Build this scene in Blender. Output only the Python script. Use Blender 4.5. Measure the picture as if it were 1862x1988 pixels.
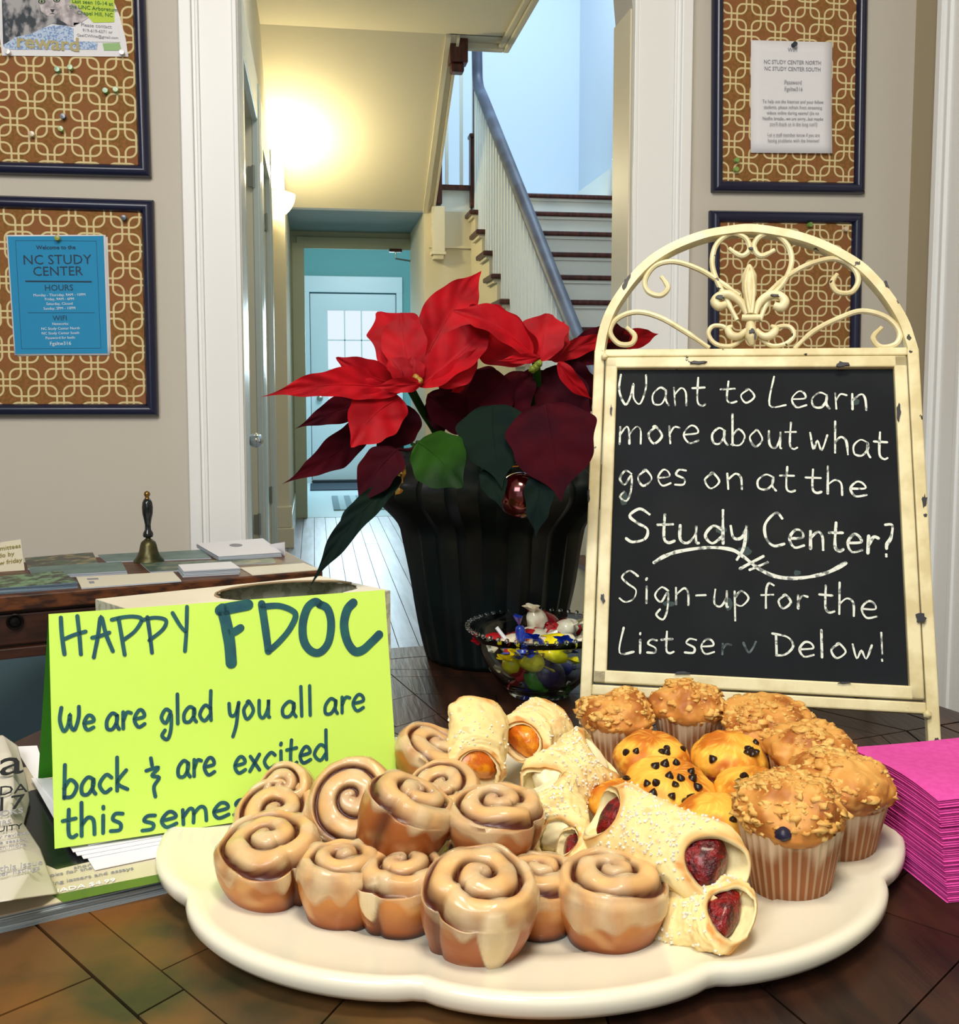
import bpy, math, random
from mathutils import Vector, Matrix, noise
random.seed(11)
sc = bpy.context.scene
R = math.radians
V = Vector
for o in list(bpy.data.objects): bpy.data.objects.remove(o)

# ------------------------------------------------------------------ camera
FPX, CX, CY, TH, PI_, H = 2000.0, 931.0, 917.0, R(9.1), R(4.8), 1.04
fw = V((math.sin(TH)*math.cos(PI_), math.cos(TH)*math.cos(PI_), -math.sin(PI_)))
rt = V((math.cos(TH), -math.sin(TH), 0))
up = rt.cross(fw)
O = V((0, 0, H))
cam = bpy.data.cameras.new('camera'); cam_o = bpy.data.objects.new('camera', cam)
sc.collection.objects.link(cam_o); sc.camera = cam_o
cam.sensor_fit = 'VERTICAL'; cam.sensor_height = 24; cam.sensor_width = 24*1862/1988
cam.lens = 24*FPX/1988; cam.shift_y = (CY-994)/1988; cam.clip_start = .02
cam_o.matrix_world = Matrix(((rt.x, up.x, -fw.x, O.x), (rt.y, up.y, -fw.y, O.y), (rt.z, up.z, -fw.z, O.z), (0, 0, 0, 1)))

# ------------------------------------------------------------------ world, lights, exposure
w = bpy.data.worlds.new('world'); sc.world = w; w.use_nodes = True
bg = w.node_tree.nodes['Background']
bg.inputs[0].default_value = (.80, .92, 1, 1); bg.inputs[1].default_value = 1.0
sc.view_settings.view_transform = 'Standard'; sc.view_settings.look = 'None'
sc.view_settings.exposure = 0.0; sc.view_settings.gamma = 1; sc.view_settings.use_curve_mapping = False
def area(name, loc, target, size, power, col, sy=None):
    l = bpy.data.lights.new(name, 'AREA'); l.energy = power; l.color = col; l.size = size
    if sy: l.shape = 'RECTANGLE'; l.size_y = sy
    o = bpy.data.objects.new(name, l); sc.collection.objects.link(o); o.location = loc
    d = V(target)-V(loc); o.rotation_euler = d.to_track_quat('-Z', 'Y').to_euler(); return o
area('ceiling_lamp_light', (.1, .15, 2.75), (.15, .8, .7), .45, 27, (1, .88, .70))
area('room_window_light', (-.9, -.9, 2.75), (.3, 1.9, 1.1), 1.2, 62, (.98, .98, 1))
area('stair_window_light', (1.6, 6.2, 4.7), (1.5, 7.0, 1.5), 1.2, 62, (.70, .86, 1), .9)
area('entry_window_light', (.42, 11.0, 1.5), (.42, 8, .3), .8, 48, (.66, .88, 1), .7)
area('hall_ceiling_light', (.5, 4.2, 2.95), (.5, 4.4, 0), .6, 14, (1, .95, .86))
area('entry_door_fill', (.5, 9.3, 2.6), (.42, 11.2, .9), .7, 26, (.86, .95, 1))  # unseen fill, added to brighten the face of the entry door

# ------------------------------------------------------------------ pixel of the photograph -> world point on a real plane
def ray(x, y): return fw + rt*((x-CX)/FPX) - up*((y-CY)/FPX)
def onz(x, y, z):
    d = ray(x, y); return O + d*((z-H)/d.z)
def ony(x, y, Y):
    d = ray(x, y); return O + d*(Y/d.y)
def onx(x, y, X):
    d = ray(x, y); return O + d*(X/d.x)
def onp(x, y, p, n):
    d = ray(x, y); return O + d*((p-O).dot(n)/d.dot(n))
def atd(x, y, depth): return O + ray(x, y)*depth

# ------------------------------------------------------------------ mesh helpers
WM = {}
def link(o): sc.collection.objects.link(o); return o
def meta(o, label=None, cat=None, group=None, kind=None):
    if label: o['label'] = label
    if cat: o['category'] = cat
    if group: o['group'] = group
    if kind: o['kind'] = kind
    return o
def thing(name, label, cat, loc, group=None, kind=None):
    o = link(bpy.data.objects.new(name, None)); o.location = loc; o.empty_display_size = .02
    WM[o.name] = V(loc)
    return meta(o, label, cat, group, kind)
class MB:
    def __init__(s): s.v = []; s.f = []; s.c = []
    def add(s, vs, fs):
        n = len(s.v); s.v += [V(p) for p in vs]; s.f += [tuple(i+n for i in f) for f in fs]; return s
    def box(s, a, b, M=None):
        x0, y0, z0 = a; x1, y1, z1 = b
        vs = [V((x, y, z)) for z in (z0, z1) for y in (y0, y1) for x in (x0, x1)]
        if M: vs = [M @ p for p in vs]
        return s.add(vs, [(0, 2, 3, 1), (4, 5, 7, 6), (0, 1, 5, 4), (2, 6, 7, 3), (0, 4, 6, 2), (1, 3, 7, 5)])
    def prism(s, pts, off):
        n = len(pts); off = V(off); pts = [V(p) for p in pts]
        return s.add(pts+[p+off for p in pts], [tuple(range(n-1, -1, -1)), tuple(range(n, 2*n))]+[(i, (i+1) % n, (i+1) % n+n, i+n) for i in range(n)])
    def face(s, pts): return s.add(pts, [tuple(range(len(pts)))])
    def beam(s, a, b, wd, hg, upv=(0, 0, 1)):
        a, b = V(a), V(b); d = (b-a).normalized(); x = d.cross(V(upv)).normalized(); z = x.cross(d)
        q = [a+x*(i*wd/2)+z*(j*hg/2) for i, j in ((-1, -1), (1, -1), (1, 1), (-1, 1))]
        return s.prism(q, b-a)
    def tube(s, pts, r, n=8, closed=False, cap=True, sq=None):
        pts = [V(p) for p in pts]; m = len(pts)
        rr = r if isinstance(r, (list, tuple)) else [r]*m
        N = None; rings = []
        for i, p in enumerate(pts):
            t = (pts[(i+1) % m if closed else min(i+1, m-1)]-pts[(i-1) % m if closed else max(i-1, 0)])
            t = t.normalized() if t.length > 1e-9 else V((0, 0, 1))
            if N is None: N = t.orthogonal().normalized()
            N = (N-t*N.dot(t)).normalized(); B = t.cross(N)
            rings.append([p+(N*math.cos(2*math.pi*k/n)+B*math.sin(2*math.pi*k/n))*rr[i] for k in range(n)])
        b = len(s.v)
        for g in rings: s.v += g
        for i in range(m if closed else m-1):
            for k in range(n):
                j = (i+1) % m; s.f.append((b+i*n+k, b+i*n+(k+1) % n, b+j*n+(k+1) % n, b+j*n+k))
        if cap and not closed:
            s.f.append(tuple(b+k for k in range(n))[::-1]); s.f.append(tuple(b+(m-1)*n+k for k in range(n)))
        return s
    def grid(s, fn, nu, nv, wu=False, col=None):
        b = len(s.v); cu = nu if wu else nu+1
        for j in range(nv+1):
            for i in range(cu):
                s.v.append(V(fn(i/nu, j/nv)))
                if col: s.c.append(col(i/nu, j/nv))
        for j in range(nv):
            for i in range(nu):
                i2 = (i+1) % cu; s.f.append((b+j*cu+i, b+j*cu+i2, b+(j+1)*cu+i2, b+(j+1)*cu+i))
        return s
    def lathe(s, prof, n=32, c=(0, 0, 0), M=None):
        c = V(c); m = len(prof)-1
        def fn(u, v):
            r, z = prof[round(v*m)]; a = u*2*math.pi; p = V((r*math.cos(a), r*math.sin(a), z))
            return (M @ p if M else p)+c
        s.grid(fn, n, m, True)
        return s
    def blob(s, c, r, nu=10, nv=7, sx=(1, 1, 1), amp=.15, fr=1.5, seed=0, M=None):
        c = V(c)
        def fn(u, v):
            a = u*2*math.pi; b = (v-.5)*math.pi
            d = V((math.cos(a)*math.cos(b), math.sin(a)*math.cos(b), math.sin(b)))
            k = 1+amp*noise.noise(d*fr+V((seed, seed*1.7, 3)))*2
            p = V((d.x*sx[0], d.y*sx[1], d.z*sx[2]))*r*k
            return (M @ p if M else p)+c
        return s.grid(fn, nu, nv, True)
    def build(s, name, mat, parent=None, smooth=False, bevel=0, seg=2, label=None, cat=None, group=None, kind=None, angle=40, org=None, solid=0):
        o = None
        vs = s.v
        if parent is not None:
            b = WM[parent.name]
        else:
            b = V(org) if org is not None else V(((min(p.x for p in vs)+max(p.x for p in vs))/2, (min(p.y for p in vs)+max(p.y for p in vs))/2, min(p.z for p in vs)))
        me = bpy.data.meshes.new(name); me.from_pydata([tuple(p-b) for p in vs], [], s.f); me.update()
        if s.c and len(s.c) == len(vs):
            at = me.color_attributes.new('Col', 'FLOAT_COLOR', 'POINT')
            for i, cc in enumerate(s.c): at.data[i].color = (*cc, 1)
        if not s.c:
            import bmesh
            bm = bmesh.new(); bm.from_mesh(me); bmesh.ops.recalc_face_normals(bm, faces=bm.faces); bm.to_mesh(me); bm.free()
        if smooth:
            me.shade_smooth()
            if angle: me.set_sharp_from_angle(angle=R(angle))
        me.materials.append(mat)
        o = link(bpy.data.objects.new(name, me))
        if parent is not None: o.parent = parent
        else: o.location = b
        WM[o.name] = b
        if solid:
            md = o.modifiers.new('s', 'SOLIDIFY'); md.thickness = solid; md.offset = 0
        if bevel:
            md = o.modifiers.new('b', 'BEVEL'); md.width = bevel; md.segments = seg; md.limit_method = 'ANGLE'
        return meta(o, label, cat, group, kind)
def smoothline(pts, k=5, closed=False):
    pts = [V(p) for p in pts]; n = len(pts)
    if n < 3: return pts
    out = []
    for i in range(n if closed else n-1):
        g = lambda j: pts[j % n] if closed else pts[max(0, min(n-1, j))]
        p0, p1, p2, p3 = g(i-1), g(i), g(i+1), g(i+2)
        for a in range(k):
            t = a/k
            out.append(.5*((2*p1)+(p2-p0)*t+(2*p0-5*p1+4*p2-p3)*t*t+(3*p1-p0-3*p2+p3)*t**3))
    if not closed: out.append(pts[-1])
    return out

# ------------------------------------------------------------------ materials
def lin(c):
    return tuple(((x/255)/12.92 if x/255 <= .04045 else ((x/255+.055)/1.055)**2.4) for x in c)
def mat(name, col, rough=.5, metal=0, c2=None, ns=20, nst=(1, 1, 1), lo=.4, hi=.6, bump=0, bs=60, attr=False, spec=.5, coat=0,
        sss=0, trans=0, alpha=1, emit=None, es=0, c3=None, n3=4, ior=1.45, rnd=0, det=4, transl=0, bst=None, aten=None):
    m = bpy.data.materials.new(name); m.use_nodes = True; nt = m.node_tree; N = nt.nodes; L = nt.links
    p = N['Principled BSDF']; p.inputs['Roughness'].default_value = rough; p.inputs['Metallic'].default_value = metal
    p.inputs['Specular IOR Level'].default_value = spec; p.inputs['Coat Weight'].default_value = coat; p.inputs['Coat Roughness'].default_value = .15
    p.inputs['Subsurface Weight'].default_value = sss; p.inputs['Subsurface Radius'].default_value = (1, .5, .25); p.inputs['Subsurface Scale'].default_value = .006
    p.inputs['Transmission Weight'].default_value = trans; p.inputs['Alpha'].default_value = alpha; p.inputs['IOR'].default_value = ior
    if emit: p.inputs['Emission Color'].default_value = (*lin(emit), 1); p.inputs['Emission Strength'].default_value = es
    tc = N.new('ShaderNodeTexCoord')
    def nz(scale, st=(1, 1, 1), d=4):
        mp = N.new('ShaderNodeMapping'); mp.inputs['Scale'].default_value = st; L.new(tc.outputs['Object'], mp.inputs[0])
        n = N.new('ShaderNodeTexNoise'); n.inputs['Scale'].default_value = scale; n.inputs['Detail'].default_value = d; L.new(mp.outputs[0], n.inputs['Vector']); return n
    src = None
    if attr:
        a = N.new('ShaderNodeAttribute'); a.attribute_name = 'Col'; src = a.outputs['Color']
    def mixc(f, a, b, mode='MIX'):
        x = N.new('ShaderNodeMix'); x.data_type = 'RGBA'; x.blend_type = mode
        if isinstance(f, (int, float)): x.inputs[0].default_value = f
        else: L.new(f, x.inputs[0])
        for k, q in ((6, a), (7, b)):
            if isinstance(q, tuple): x.inputs[k].default_value = (*q, 1)
            else: L.new(q, x.inputs[k])
        return x.outputs[2]
    base = src if src else lin(col)
    if c2:
        n = nz(ns, nst, det); mr = N.new('ShaderNodeMapRange'); mr.inputs[1].default_value = lo; mr.inputs[2].default_value = hi; L.new(n.outputs[0], mr.inputs[0])
        base = mixc(mr.outputs[0], base, lin(c2))
    if c3:
        n = nz(n3); mr = N.new('ShaderNodeMapRange'); mr.inputs[1].default_value = .45; mr.inputs[2].default_value = .6; L.new(n.outputs[0], mr.inputs[0])
        base = mixc(mr.outputs[0], base, lin(c3))
    if rnd:
        oi = N.new('ShaderNodeObjectInfo'); mr = N.new('ShaderNodeMapRange'); mr.inputs[3].default_value = 1-rnd; mr.inputs[4].default_value = 1+rnd*.6; L.new(oi.outputs['Random'], mr.inputs[0])
        cb = N.new('ShaderNodeCombineColor'); [L.new(mr.outputs[0], cb.inputs[i]) for i in range(3)]
        base = mixc(1.0, base, cb.outputs[0], 'MULTIPLY')
    if isinstance(base, tuple): p.inputs['Base Color'].default_value = (*base, 1)
    else: L.new(base, p.inputs['Base Color'])
    if aten:
        a2 = N.new('ShaderNodeAttribute'); a2.attribute_name = 'Col'; mr = N.new('ShaderNodeMapRange'); mr.inputs[3].default_value = aten[0]; mr.inputs[4].default_value = aten[1]; L.new(a2.outputs['Fac'], mr.inputs[0]); L.new(mr.outputs[0], p.inputs['Alpha'])
    if bump:
        n = nz(bs, bst or nst); b = N.new('ShaderNodeBump'); b.inputs['Strength'].default_value = bump; b.inputs['Distance'].default_value = .002
        L.new(n.outputs[0], b.inputs['Height']); L.new(b.outputs[0], p.inputs['Normal'])
    if transl:
        t = N.new('ShaderNodeBsdfTranslucent'); mx = N.new('ShaderNodeMixShader'); mx.inputs[0].default_value = transl
        if isinstance(base, tuple): t.inputs[0].default_value = (*base, 1)
        else: L.new(base, t.inputs[0])
        L.new(p.outputs[0], mx.inputs[1]); L.new(t.outputs[0], mx.inputs[2]); L.new(mx.outputs[0], N['Material Output'].inputs[0])
    return m
# ================================================================== STRUCTURE
S = 'structure'
M_wall = mat('wall_paint', (208, 202, 190), .85, bump=.05, bs=300)
M_hall = mat('hall_paint', (212, 205, 180), .75, bump=.05, bs=300)
M_white = mat('white_trim', (250, 252, 252), .35, bump=.03, bs=40)
M_door = mat('door_paint', (196, 204, 198), .3)
M_dark = mat('dark_wood', (52, 20, 14), .35, c2=(84, 36, 22), ns=12, nst=(4, 4, .6))
M_stair = mat('stair_paint', (226, 232, 226), .5)
M_cool = mat('stairwell_paint', (200, 216, 230), .8)
M_teal = mat('teal_paint', (122, 178, 178), .8)
M_fl = mat('floor_wood', (156, 162, 176), .36, c2=(122, 122, 132), ns=7, nst=(3, .25, 1), bump=.06, bs=30, rnd=.12)
M_gap = mat('floor_gap', (40, 36, 34), .8)
M_vinyl = mat('vinyl_floor', (196, 214, 220), .25)
YW, YB, CZ = 2.43, 2.57, 2.99
XL, XS, XE = -.262, 1.06, .79

def bx(name, a, b, m, parent=None, bevel=0, **k): return MB().box(a, b).build(name, m, parent, bevel=bevel, **k)
f0 = bx('floor', (-3, -1.8, -.06), (2.6, 11.6, -.012), M_gap, kind=S)
# floorboards of the hall
bw = .083; x = -.26; i = 0
while x < 1.25:
    y = 2.0-random.uniform(0, .9)
    while y < 8.2:
        y2 = min(y+random.uniform(1.1, 2.3), 8.2)
        if y2 > 2.05: bx('floor_plank', (x+.0015, max(y, 2.0)+.001, -.012), (x+bw-.0015, y2-.001, random.uniform(-.0005, .0005)), M_fl, f0)
        y = y2
    x += bw
bx('entry_floor_sheet', (-.9, 8.2, -.012), (1.9, 11.2, .002), M_vinyl, f0)
bx('floor_boards', (-3, -1.8, -.012), (2.3, 2.0, 0), M_fl, f0, kind='stuff')

bx('wall_left', (-3, YW, 0), (-.159, YB, CZ), M_wall, kind=S)
M_lower_shade = mat('lower_wall_shade', (96, 126, 140), .8)  # added panel: blue-grey paints the wall's shade under the side table
bx('wall_shade_panel', (-1.6, YW-.012, 0), (-.30, YW, .62), M_lower_shade, kind=S)
bx('trim_8', (.752, YW+.004, 0), (.757, YB+.001, 1.93), mat('reveal_paint', (232, 222, 196), .38), kind=S)
bx('wall_right', (.756, YW, 0), (1.60, YB, CZ), M_wall, kind=S)
# arched head of the opening
hd = MB(); pts = [V((-.159, YW, CZ)), V((-.159, YW, 1.93))]
for k in range(1, 16):
    a = math.pi*(1-k/16); pts.append(V((.2985+.4575*math.cos(a), YW, 1.93+.4575*math.sin(a))))
pts += [V((.756, YW, 1.93)), V((.756, YW, CZ))]
hd.prism(pts, (0, .14, 0)).build('wall_front', M_wall, kind=S)
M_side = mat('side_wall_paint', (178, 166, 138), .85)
bx('wall_side', (1.483, -1.6, 0), (1.60, YW, CZ), M_side, kind=S)
bx('wall_outer', (-3.1, -1.6, 0), (-3, YB, CZ), M_wall, kind=S)
for a_, b_w in (((-3.1, -1.7, 0), (1.6, -1.6, 1.0)), ((-3.1, -1.7, 2.2), (1.6, -1.6, CZ)), ((-3.1, -1.7, 1.0), (-1.3, -1.6, 2.2)), ((.9, -1.7, 1.0), (1.6, -1.6, 2.2))): bx('wall_rear', a_, b_w, M_wall, kind=S)
bx('ceiling', (-3.1, -1.6, CZ), (1.6, 2.57, CZ+.1), M_hall, kind=S)

def casing(name, x0, x1, flip):
    t = thing(name, None, None, (min(x0, x1), YW, 0), kind=S)
    s = 1 if not flip else -1      # outer edge is x0
    wd = abs(x1-x0); d = 1 if x1 > x0 else -1
    def strip(n, a, b, th): bx(n, (min(x0+d*a, x0+d*b), YW-th, 0), (max(x0+d*a, x0+d*b), YW, 2.6), M_white, t, bevel=.002)
    strip('back_band', 0, .026, .030); strip('groove_bead', .026, .034, .020); strip('groove_bead', .034, .041, .023)
    strip('casing_board', .041, wd-.010, .018); strip('edge_bead', wd-.010, wd, .022)
    return t
casing('trim_2', -.282, -.159, False)
casing('trim_3', .896, .756, True)
bx('trim_4', (-.165, YW-.001, 0), (-.157, YB, 1.95), M_white, kind=S)
# side window trim on the right
tw = thing('trim_5', None, None, (1.47, 2.2, 0), kind=S)
for a, b, th in ((2.295, 2.275, .030), (2.275, 2.262, .018), (2.262, 2.25, .024), (2.25, 2.185, .016), (2.185, 2.17, .022), (2.17, 2.02, .016), (2.02, 1.9, .03)):
    bx('casing_strip', (1.483-th, b, 0), (1.484, a, 2.6), M_white, tw, bevel=.002)

# ---- hall
bx('wall_hall_left', (XL-.1, YB, 0), (XL, 3.9, CZ+.3), M_hall, kind=S)
for n, (a, b) in enumerate(((3.9, 4.85), (5.32, 6.16))):
    bx('wall_hall_left_over_door', (XL-.1, a, 2.24), (XL, b, CZ+.3), M_hall, kind=S)
bx('wall_hall_left_middle', (XL-.1, 4.85, 0), (XL, 5.32, CZ+.3), M_hall, kind=S)
bx('wall_hall_left_end', (XL-.1, 6.16, 0), (XL, 7.2, CZ+.3), M_hall, kind=S)
M_hinge = mat('hinge_metal', (150, 150, 140), .3, metal=.8)
for n, (a, b, e) in enumerate(((3.9, 4.85, 5.12), (5.32, 6.16, 6.34))):
    d = thing('door_%d' % (n+1), None, None, (XL, a, 0), kind=S)
    bx('door_leaf', (XL-.085, a+.01, .01), (XL-.045, b-.01, 2.22), M_door, d)
    for z0, z1 in ((.25, .95), (1.1, 2.05)):
        bx('door_panel', (XL-.046, a+.16, z0), (XL-.036, b-.16, z1), M_door, d, bevel=.006)
    bx('casing_board', (XL, b, 0), (XL+.028, e, 2.42), M_door, d, bevel=.004)
    bx('casing_board', (XL, a-.16, 0), (XL+.028, a, 2.42), M_door, d, bevel=.004)
    bx('head_casing', (XL, a, 2.23), (XL+.028, b, 2.42), M_door, d, bevel=.004)
    for k in range(4): bx('casing_bead', (XL+.028, b+.03+k*(e-b)*.2, 0), (XL+.034, b+.045+k*(e-b)*.2, 2.4), M_door, d)
    for z in (1.98, .4):
        h = MB(); h.tube([(XL+.004, b-.008, z-.05), (XL+.004, b-.008, z+.05)], .007, 8); h.box((XL-.02, b-.012, z-.045), (XL+.002, b-.001, z+.045))
        h.build('hinge', M_hinge, d, smooth=True)
kn = MB(); c = onx(497, 855, XL+.05); kn.blob(c, .027, 12, 8, amp=0); kn.tube([(XL-.05, c.y, c.z), c], .01)
kn.build('door_knob', mat('chrome', (220, 225, 228), .1, metal=1), bpy.data.objects['door_1'], smooth=True)

pil = MB().box((XL, 6.7, 0), (-.166, 8.2, 2.9)).build('wall_hall_pilaster', M_hall, kind=S)
pl = thing('baseboard_left', None, None, (XL, 6.68, 0), kind=S)
bx('plinth', (XL-.01, 6.66, 0), (-.14, 6.75, .13), M_hall, pl, bevel=.006)
bx('plinth_cap', (XL-.01, 6.675, .13), (-.15, 6.74, .27), M_hall, pl, bevel=.008)
bx('skirting_board', (XL, 6.34, 0), (XL+.02, 6.7, .2), M_door, pl, bevel=.004)
bx('skirting_board', (-.166, 6.75, 0), (-.15, 8.19, .2), M_door, pl, bevel=.004)
# sloping underside of the upper flight, ceiling of the hall
so = MB().prism([(XL, 7.12, 2.23), (XL, 5.87, CZ), (XL, 5.87, CZ+.25), (XL, 7.2, CZ+.25), (XL, 7.2, 2.23)], (XE-XL-.03, 0, 0))
so.build('ceiling_sloping', M_hall, kind=S)
t = thing('trim_6', None, None, (XE, 7.1, 2.23), kind=S)
for k, (dx, wd, ex) in enumerate(((-.04, .03, .02), (-.01, .035, .0), (.025, .015, .018))):
    MB().prism([(XE+dx, 7.12, 2.23-ex), (XE+dx, 5.87, CZ-ex), (XE+dx, 5.87, CZ+.2), (XE+dx, 7.12, 2.45)], (wd, 0, 0)).build('stringer_board', M_hall, t)
bx('ceiling_hall', (XL-.1, 2.57, CZ), (1.12, 5.87, CZ+.25), M_hall, kind=S)
t = thing('trim_7', None, None, (1.1, 5.9, CZ), kind=S)
bx('fascia_board', (1.105, 2.6, CZ-.03), (1.14, 6.05, CZ+.26), M_hall, t, bevel=.006)
bx('fascia_bead', (1.07, 2.6, CZ-.02), (1.105, 6.02, CZ), M_hall, t, bevel=.006)
bx('fascia_board', (XE, 5.99, CZ-.03), (1.105, 6.05, CZ+.26), M_hall, t, bevel=.006)
bx('ceiling_well_edge', (XE-.02, 5.86, CZ), (1.1, 6.0, CZ+.2), M_hall, kind=S)
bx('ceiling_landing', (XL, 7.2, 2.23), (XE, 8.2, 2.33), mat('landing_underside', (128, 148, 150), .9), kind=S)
# wall with the doorway to the entry
M_grn = mat('grey_green_trim', (170, 180, 162), .6)
w2 = thing('wall_back', None, None, (.4, 8.2, 0), kind=S)
bx('wall_strip', (-.166, 8.2, 0), (-.063, 8.32, 2.3), M_grn, w2)
bx('wall_strip', (XE, 8.2, 0), (2.2, 8.32, 2.4), M_grn, w2)
bx('lintel', (-.063, 8.2, 2.14), (XE, 8.32, 2.4), M_grn, w2)
bx('head_casing', (-.12, 8.185, 2.10), (XE, 8.2, 2.19), M_grn, w2, bevel=.004)
bx('side_casing', (-.155, 8.18, 0), (-.063, 8.2, 2.14), M_grn, w2, bevel=.004)
bx('side_casing', (.775, 8.18, 0), (.80, 8.2, 2.14), M_grn, w2)
bx('door_stop_strip', (-.06, 8.25, 2.128), (.5, 8.262, 2.14), mat('bright_strip', (230, 240, 240), .2), w2)
cl = thing('door_closer', 'small dark door closer with a bent arm above the entry doorway', 'door closer', (.62, 8.19, 2.1))
c = ony(768, 487, 8.17)
b = MB(); b.box(c+V((-.05, -.02, -.01)), c+V((.05, .03, .015))); b.build('closer_body', M_dark, cl, bevel=.006)
MB().tube([c, c+V((.0, 0, -.06)), c+V((.15, .01, -.08))], .007, 6).build('closer_arm', mat('closer_steel', (120, 130, 130), .3, metal=.7), cl)
# entry room
bx('wall_entry_back_left', (-.9, 11.2, 0), (-.07, 11.3, 2.7), M_teal, kind=S)
bx('wall_entry_back_right', (.92, 11.2, 0), (1.9, 11.3, 2.7), M_teal, kind=S)
bx('wall_entry_back_top', (-.07, 11.2, 2.06), (.92, 11.3, 2.7), M_teal, kind=S)
bx('wall_entry_left', (-1.0, 8.3, 0), (-.9, 11.3, 2.7), M_teal, kind=S)
bx('wall_entry_right', (1.9, 8.3, 0), (2.0, 11.3, 2.7), M_teal, kind=S)
bx('ceiling_entry', (-1, 8.3, 2.7), (2, 11.3, 2.8), M_teal, kind=S)
d = thing('door_3', None, None, (.42, 11.15, 0), kind=S)
M_dw = mat('entry_door_paint', (222, 234, 238), .35); M_gap_strip = mat('door_gap_strip', (50, 84, 96), .7)
for a, b_w in (((-.05, 11.195, .03), (-.028, 11.245, 2.04)), ((.878, 11.195, .03), (.9, 11.245, 2.04)), ((-.05, 11.195, 2.018), (.9, 11.245, 2.04))): bx('door_gap_strip', a, b_w, M_gap_strip, d)  # added dark strips: draw the door's gap line and stop light leaking through
bx('side_casing', (-.10, 11.16, 0), (-.035, 11.2, 2.17), M_dw, d, bevel=.005); bx('side_casing', (.885, 11.16, 0), (.95, 11.2, 2.17), M_dw, d, bevel=.005)
bx('head_casing', (-.10, 11.155, 2.03), (.95, 11.2, 2.2), M_dw, d, bevel=.005)
gx0, gx1, gz0, gz1 = ony(637, 700, 11.2).x, ony(735, 700, 11.2).x, ony(700, 775, 11.2).z, ony(700, 603, 11.2).z
bx('door_rail', (-.03, 11.2, gz1), (.88, 11.24, 2.02), M_dw, d); bx('door_rail', (-.03, 11.2, .03), (.88, 11.24, gz0), M_dw, d)
bx('door_stile', (-.03, 11.2, gz0), (gx0, 11.24, gz1), M_dw, d); bx('door_stile', (gx1, 11.2, gz0), (.88, 11.24, gz1), M_dw, d)
M_glass = mat('window_glass', (255, 255, 255), .0, trans=1, ior=1.01)
for i in range(3):
    for j in range(3):
        a = gx0+(gx1-gx0)*i/3; b = gz0+(gz1-gz0)*j/3
        bx('pane', (a, 11.218, b), (a+(gx1-gx0)/3, 11.222, b+(gz1-gz0)/3), M_glass, d)
for i in (1, 2):
    a = gx0+(gx1-gx0)*i/3; bx('glazing_bar', (a-.006, 11.205, gz0), (a+.006, 11.235, gz1), M_dw, d)
    b = gz0+(gz1-gz0)*i/3; bx('glazing_bar', (gx0, 11.205, b-.006), (gx1, 11.235, b+.006), M_dw, d)
bx('threshold', (-.03, 11.1, .0), (.9, 11.2, .03), mat('black_sill', (25, 32, 40), .5), d)
k = MB(); kc = ony(621, 773, 11.17); k.blob(kc, .035, 12, 8, amp=0); k.build('door_knob', M_hinge, d, smooth=True)
bx('door_mat', (-.05, 10.3, .003), (.95, 11.0, .012), mat('mat_dark', (38, 52, 66), .9), None, label='dark mat lying against the bottom of the entry door', cat='mat')
rg = thing('rug', 'grey striped rug on the pale entry floor', 'rug', (.5, 9.2, .003))
M_r1 = mat('rug_grey', (120, 142, 150), .95, bump=.3, bs=400); M_r2 = mat('rug_light', (168, 188, 194), .95, bump=.3, bs=400)
for k in range(14):
    x0 = .15+k*.055; bx('rug_stripe', (x0, 8.62, .003), (x0+.055, 9.72, .012), M_r1 if k % 2 == 0 else M_r2, rg)

# stairwell
bx('wall_stair_back', (XL-.1, 8.2, 2.4), (2.2, 8.32, 5.2), M_cool, kind=S)
bx('wall_stair_right', (2.12, 2.57, 0), (2.22, 8.2, 5.2), M_cool, kind=S)
bx('wall_stair_front', (-.36, 2.57, CZ+.26), (2.2, 2.67, 5.2), M_cool, kind=S)
bx('wall_under_landing', (XE-.03, 7.12, 0), (1.09, 7.2, 2.23), M_hall, kind=S)
bx('wall_under_landing_side', (XE-.03, 7.2, 0), (XE, 8.2, 2.3), M_hall, kind=S)
st = thing('staircase', 'white painted staircase with dark treads rising behind the poinsettia', 'staircase', (1.6, 3.5, 0))
RI, RU, YT = .17, .28, 7.2
prof = [V((0, YT-13*RU, 0))]
for k in range(1, 14):
    y = YT-(14-k)*RU; zz = RI*k; prof += [V((0, y, zz-.03)), V((0, y+RU, zz-.03))]
prof += [V((0, YT, 0))]
MB().prism([p+V((XS+.02, 0, 0)) for p in prof], (.03, 0, 0)).build('stringer', M_hall, st)
for k in range(1, 15):
    y = YT-(14-k)*RU; zz = RI*k
    bx('riser', (XS+.05, y, zz-RI), (2.12, y+.02, zz-.03), M_stair, st)
    bx('riser_moulding', (XS+.05, y-.012, zz-.048), (2.12, y, zz-.03), M_stair, st)
    if k < 14:
        bx('tread', (XS-.022, y-.028, zz-.03), (2.12, y+RU, zz), M_dark, st, bevel=.008)
        bx('tread_moulding', (XS+.0, y+.0, zz-.05), (XS+.02, y+RU-.01, zz-.03), M_hall, st)
        for q in (.04, .135, .23):
            yy = y+q
            zt = 3.05+(yy-7.0)*.67
            bx('baluster', (XS+.035, yy-.012, zz), (XS+.060, yy+.012, zt-.02), M_stair, st)
bx('landing_nosing', (XS, YT-.03, RI*14-.03), (2.12, YT+.1, RI*14), M_dark, st, bevel=.008)
bx('landing_floor', (XE, YT+.1, RI*14-.12), (2.12, 8.2, RI*14-.001), M_stair, st)
bx('landing_edge', (XE+.08, YT-.09, RI*14-.005), (XS+.01, YT-.05, RI*14+.028), M_dark, st)
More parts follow.
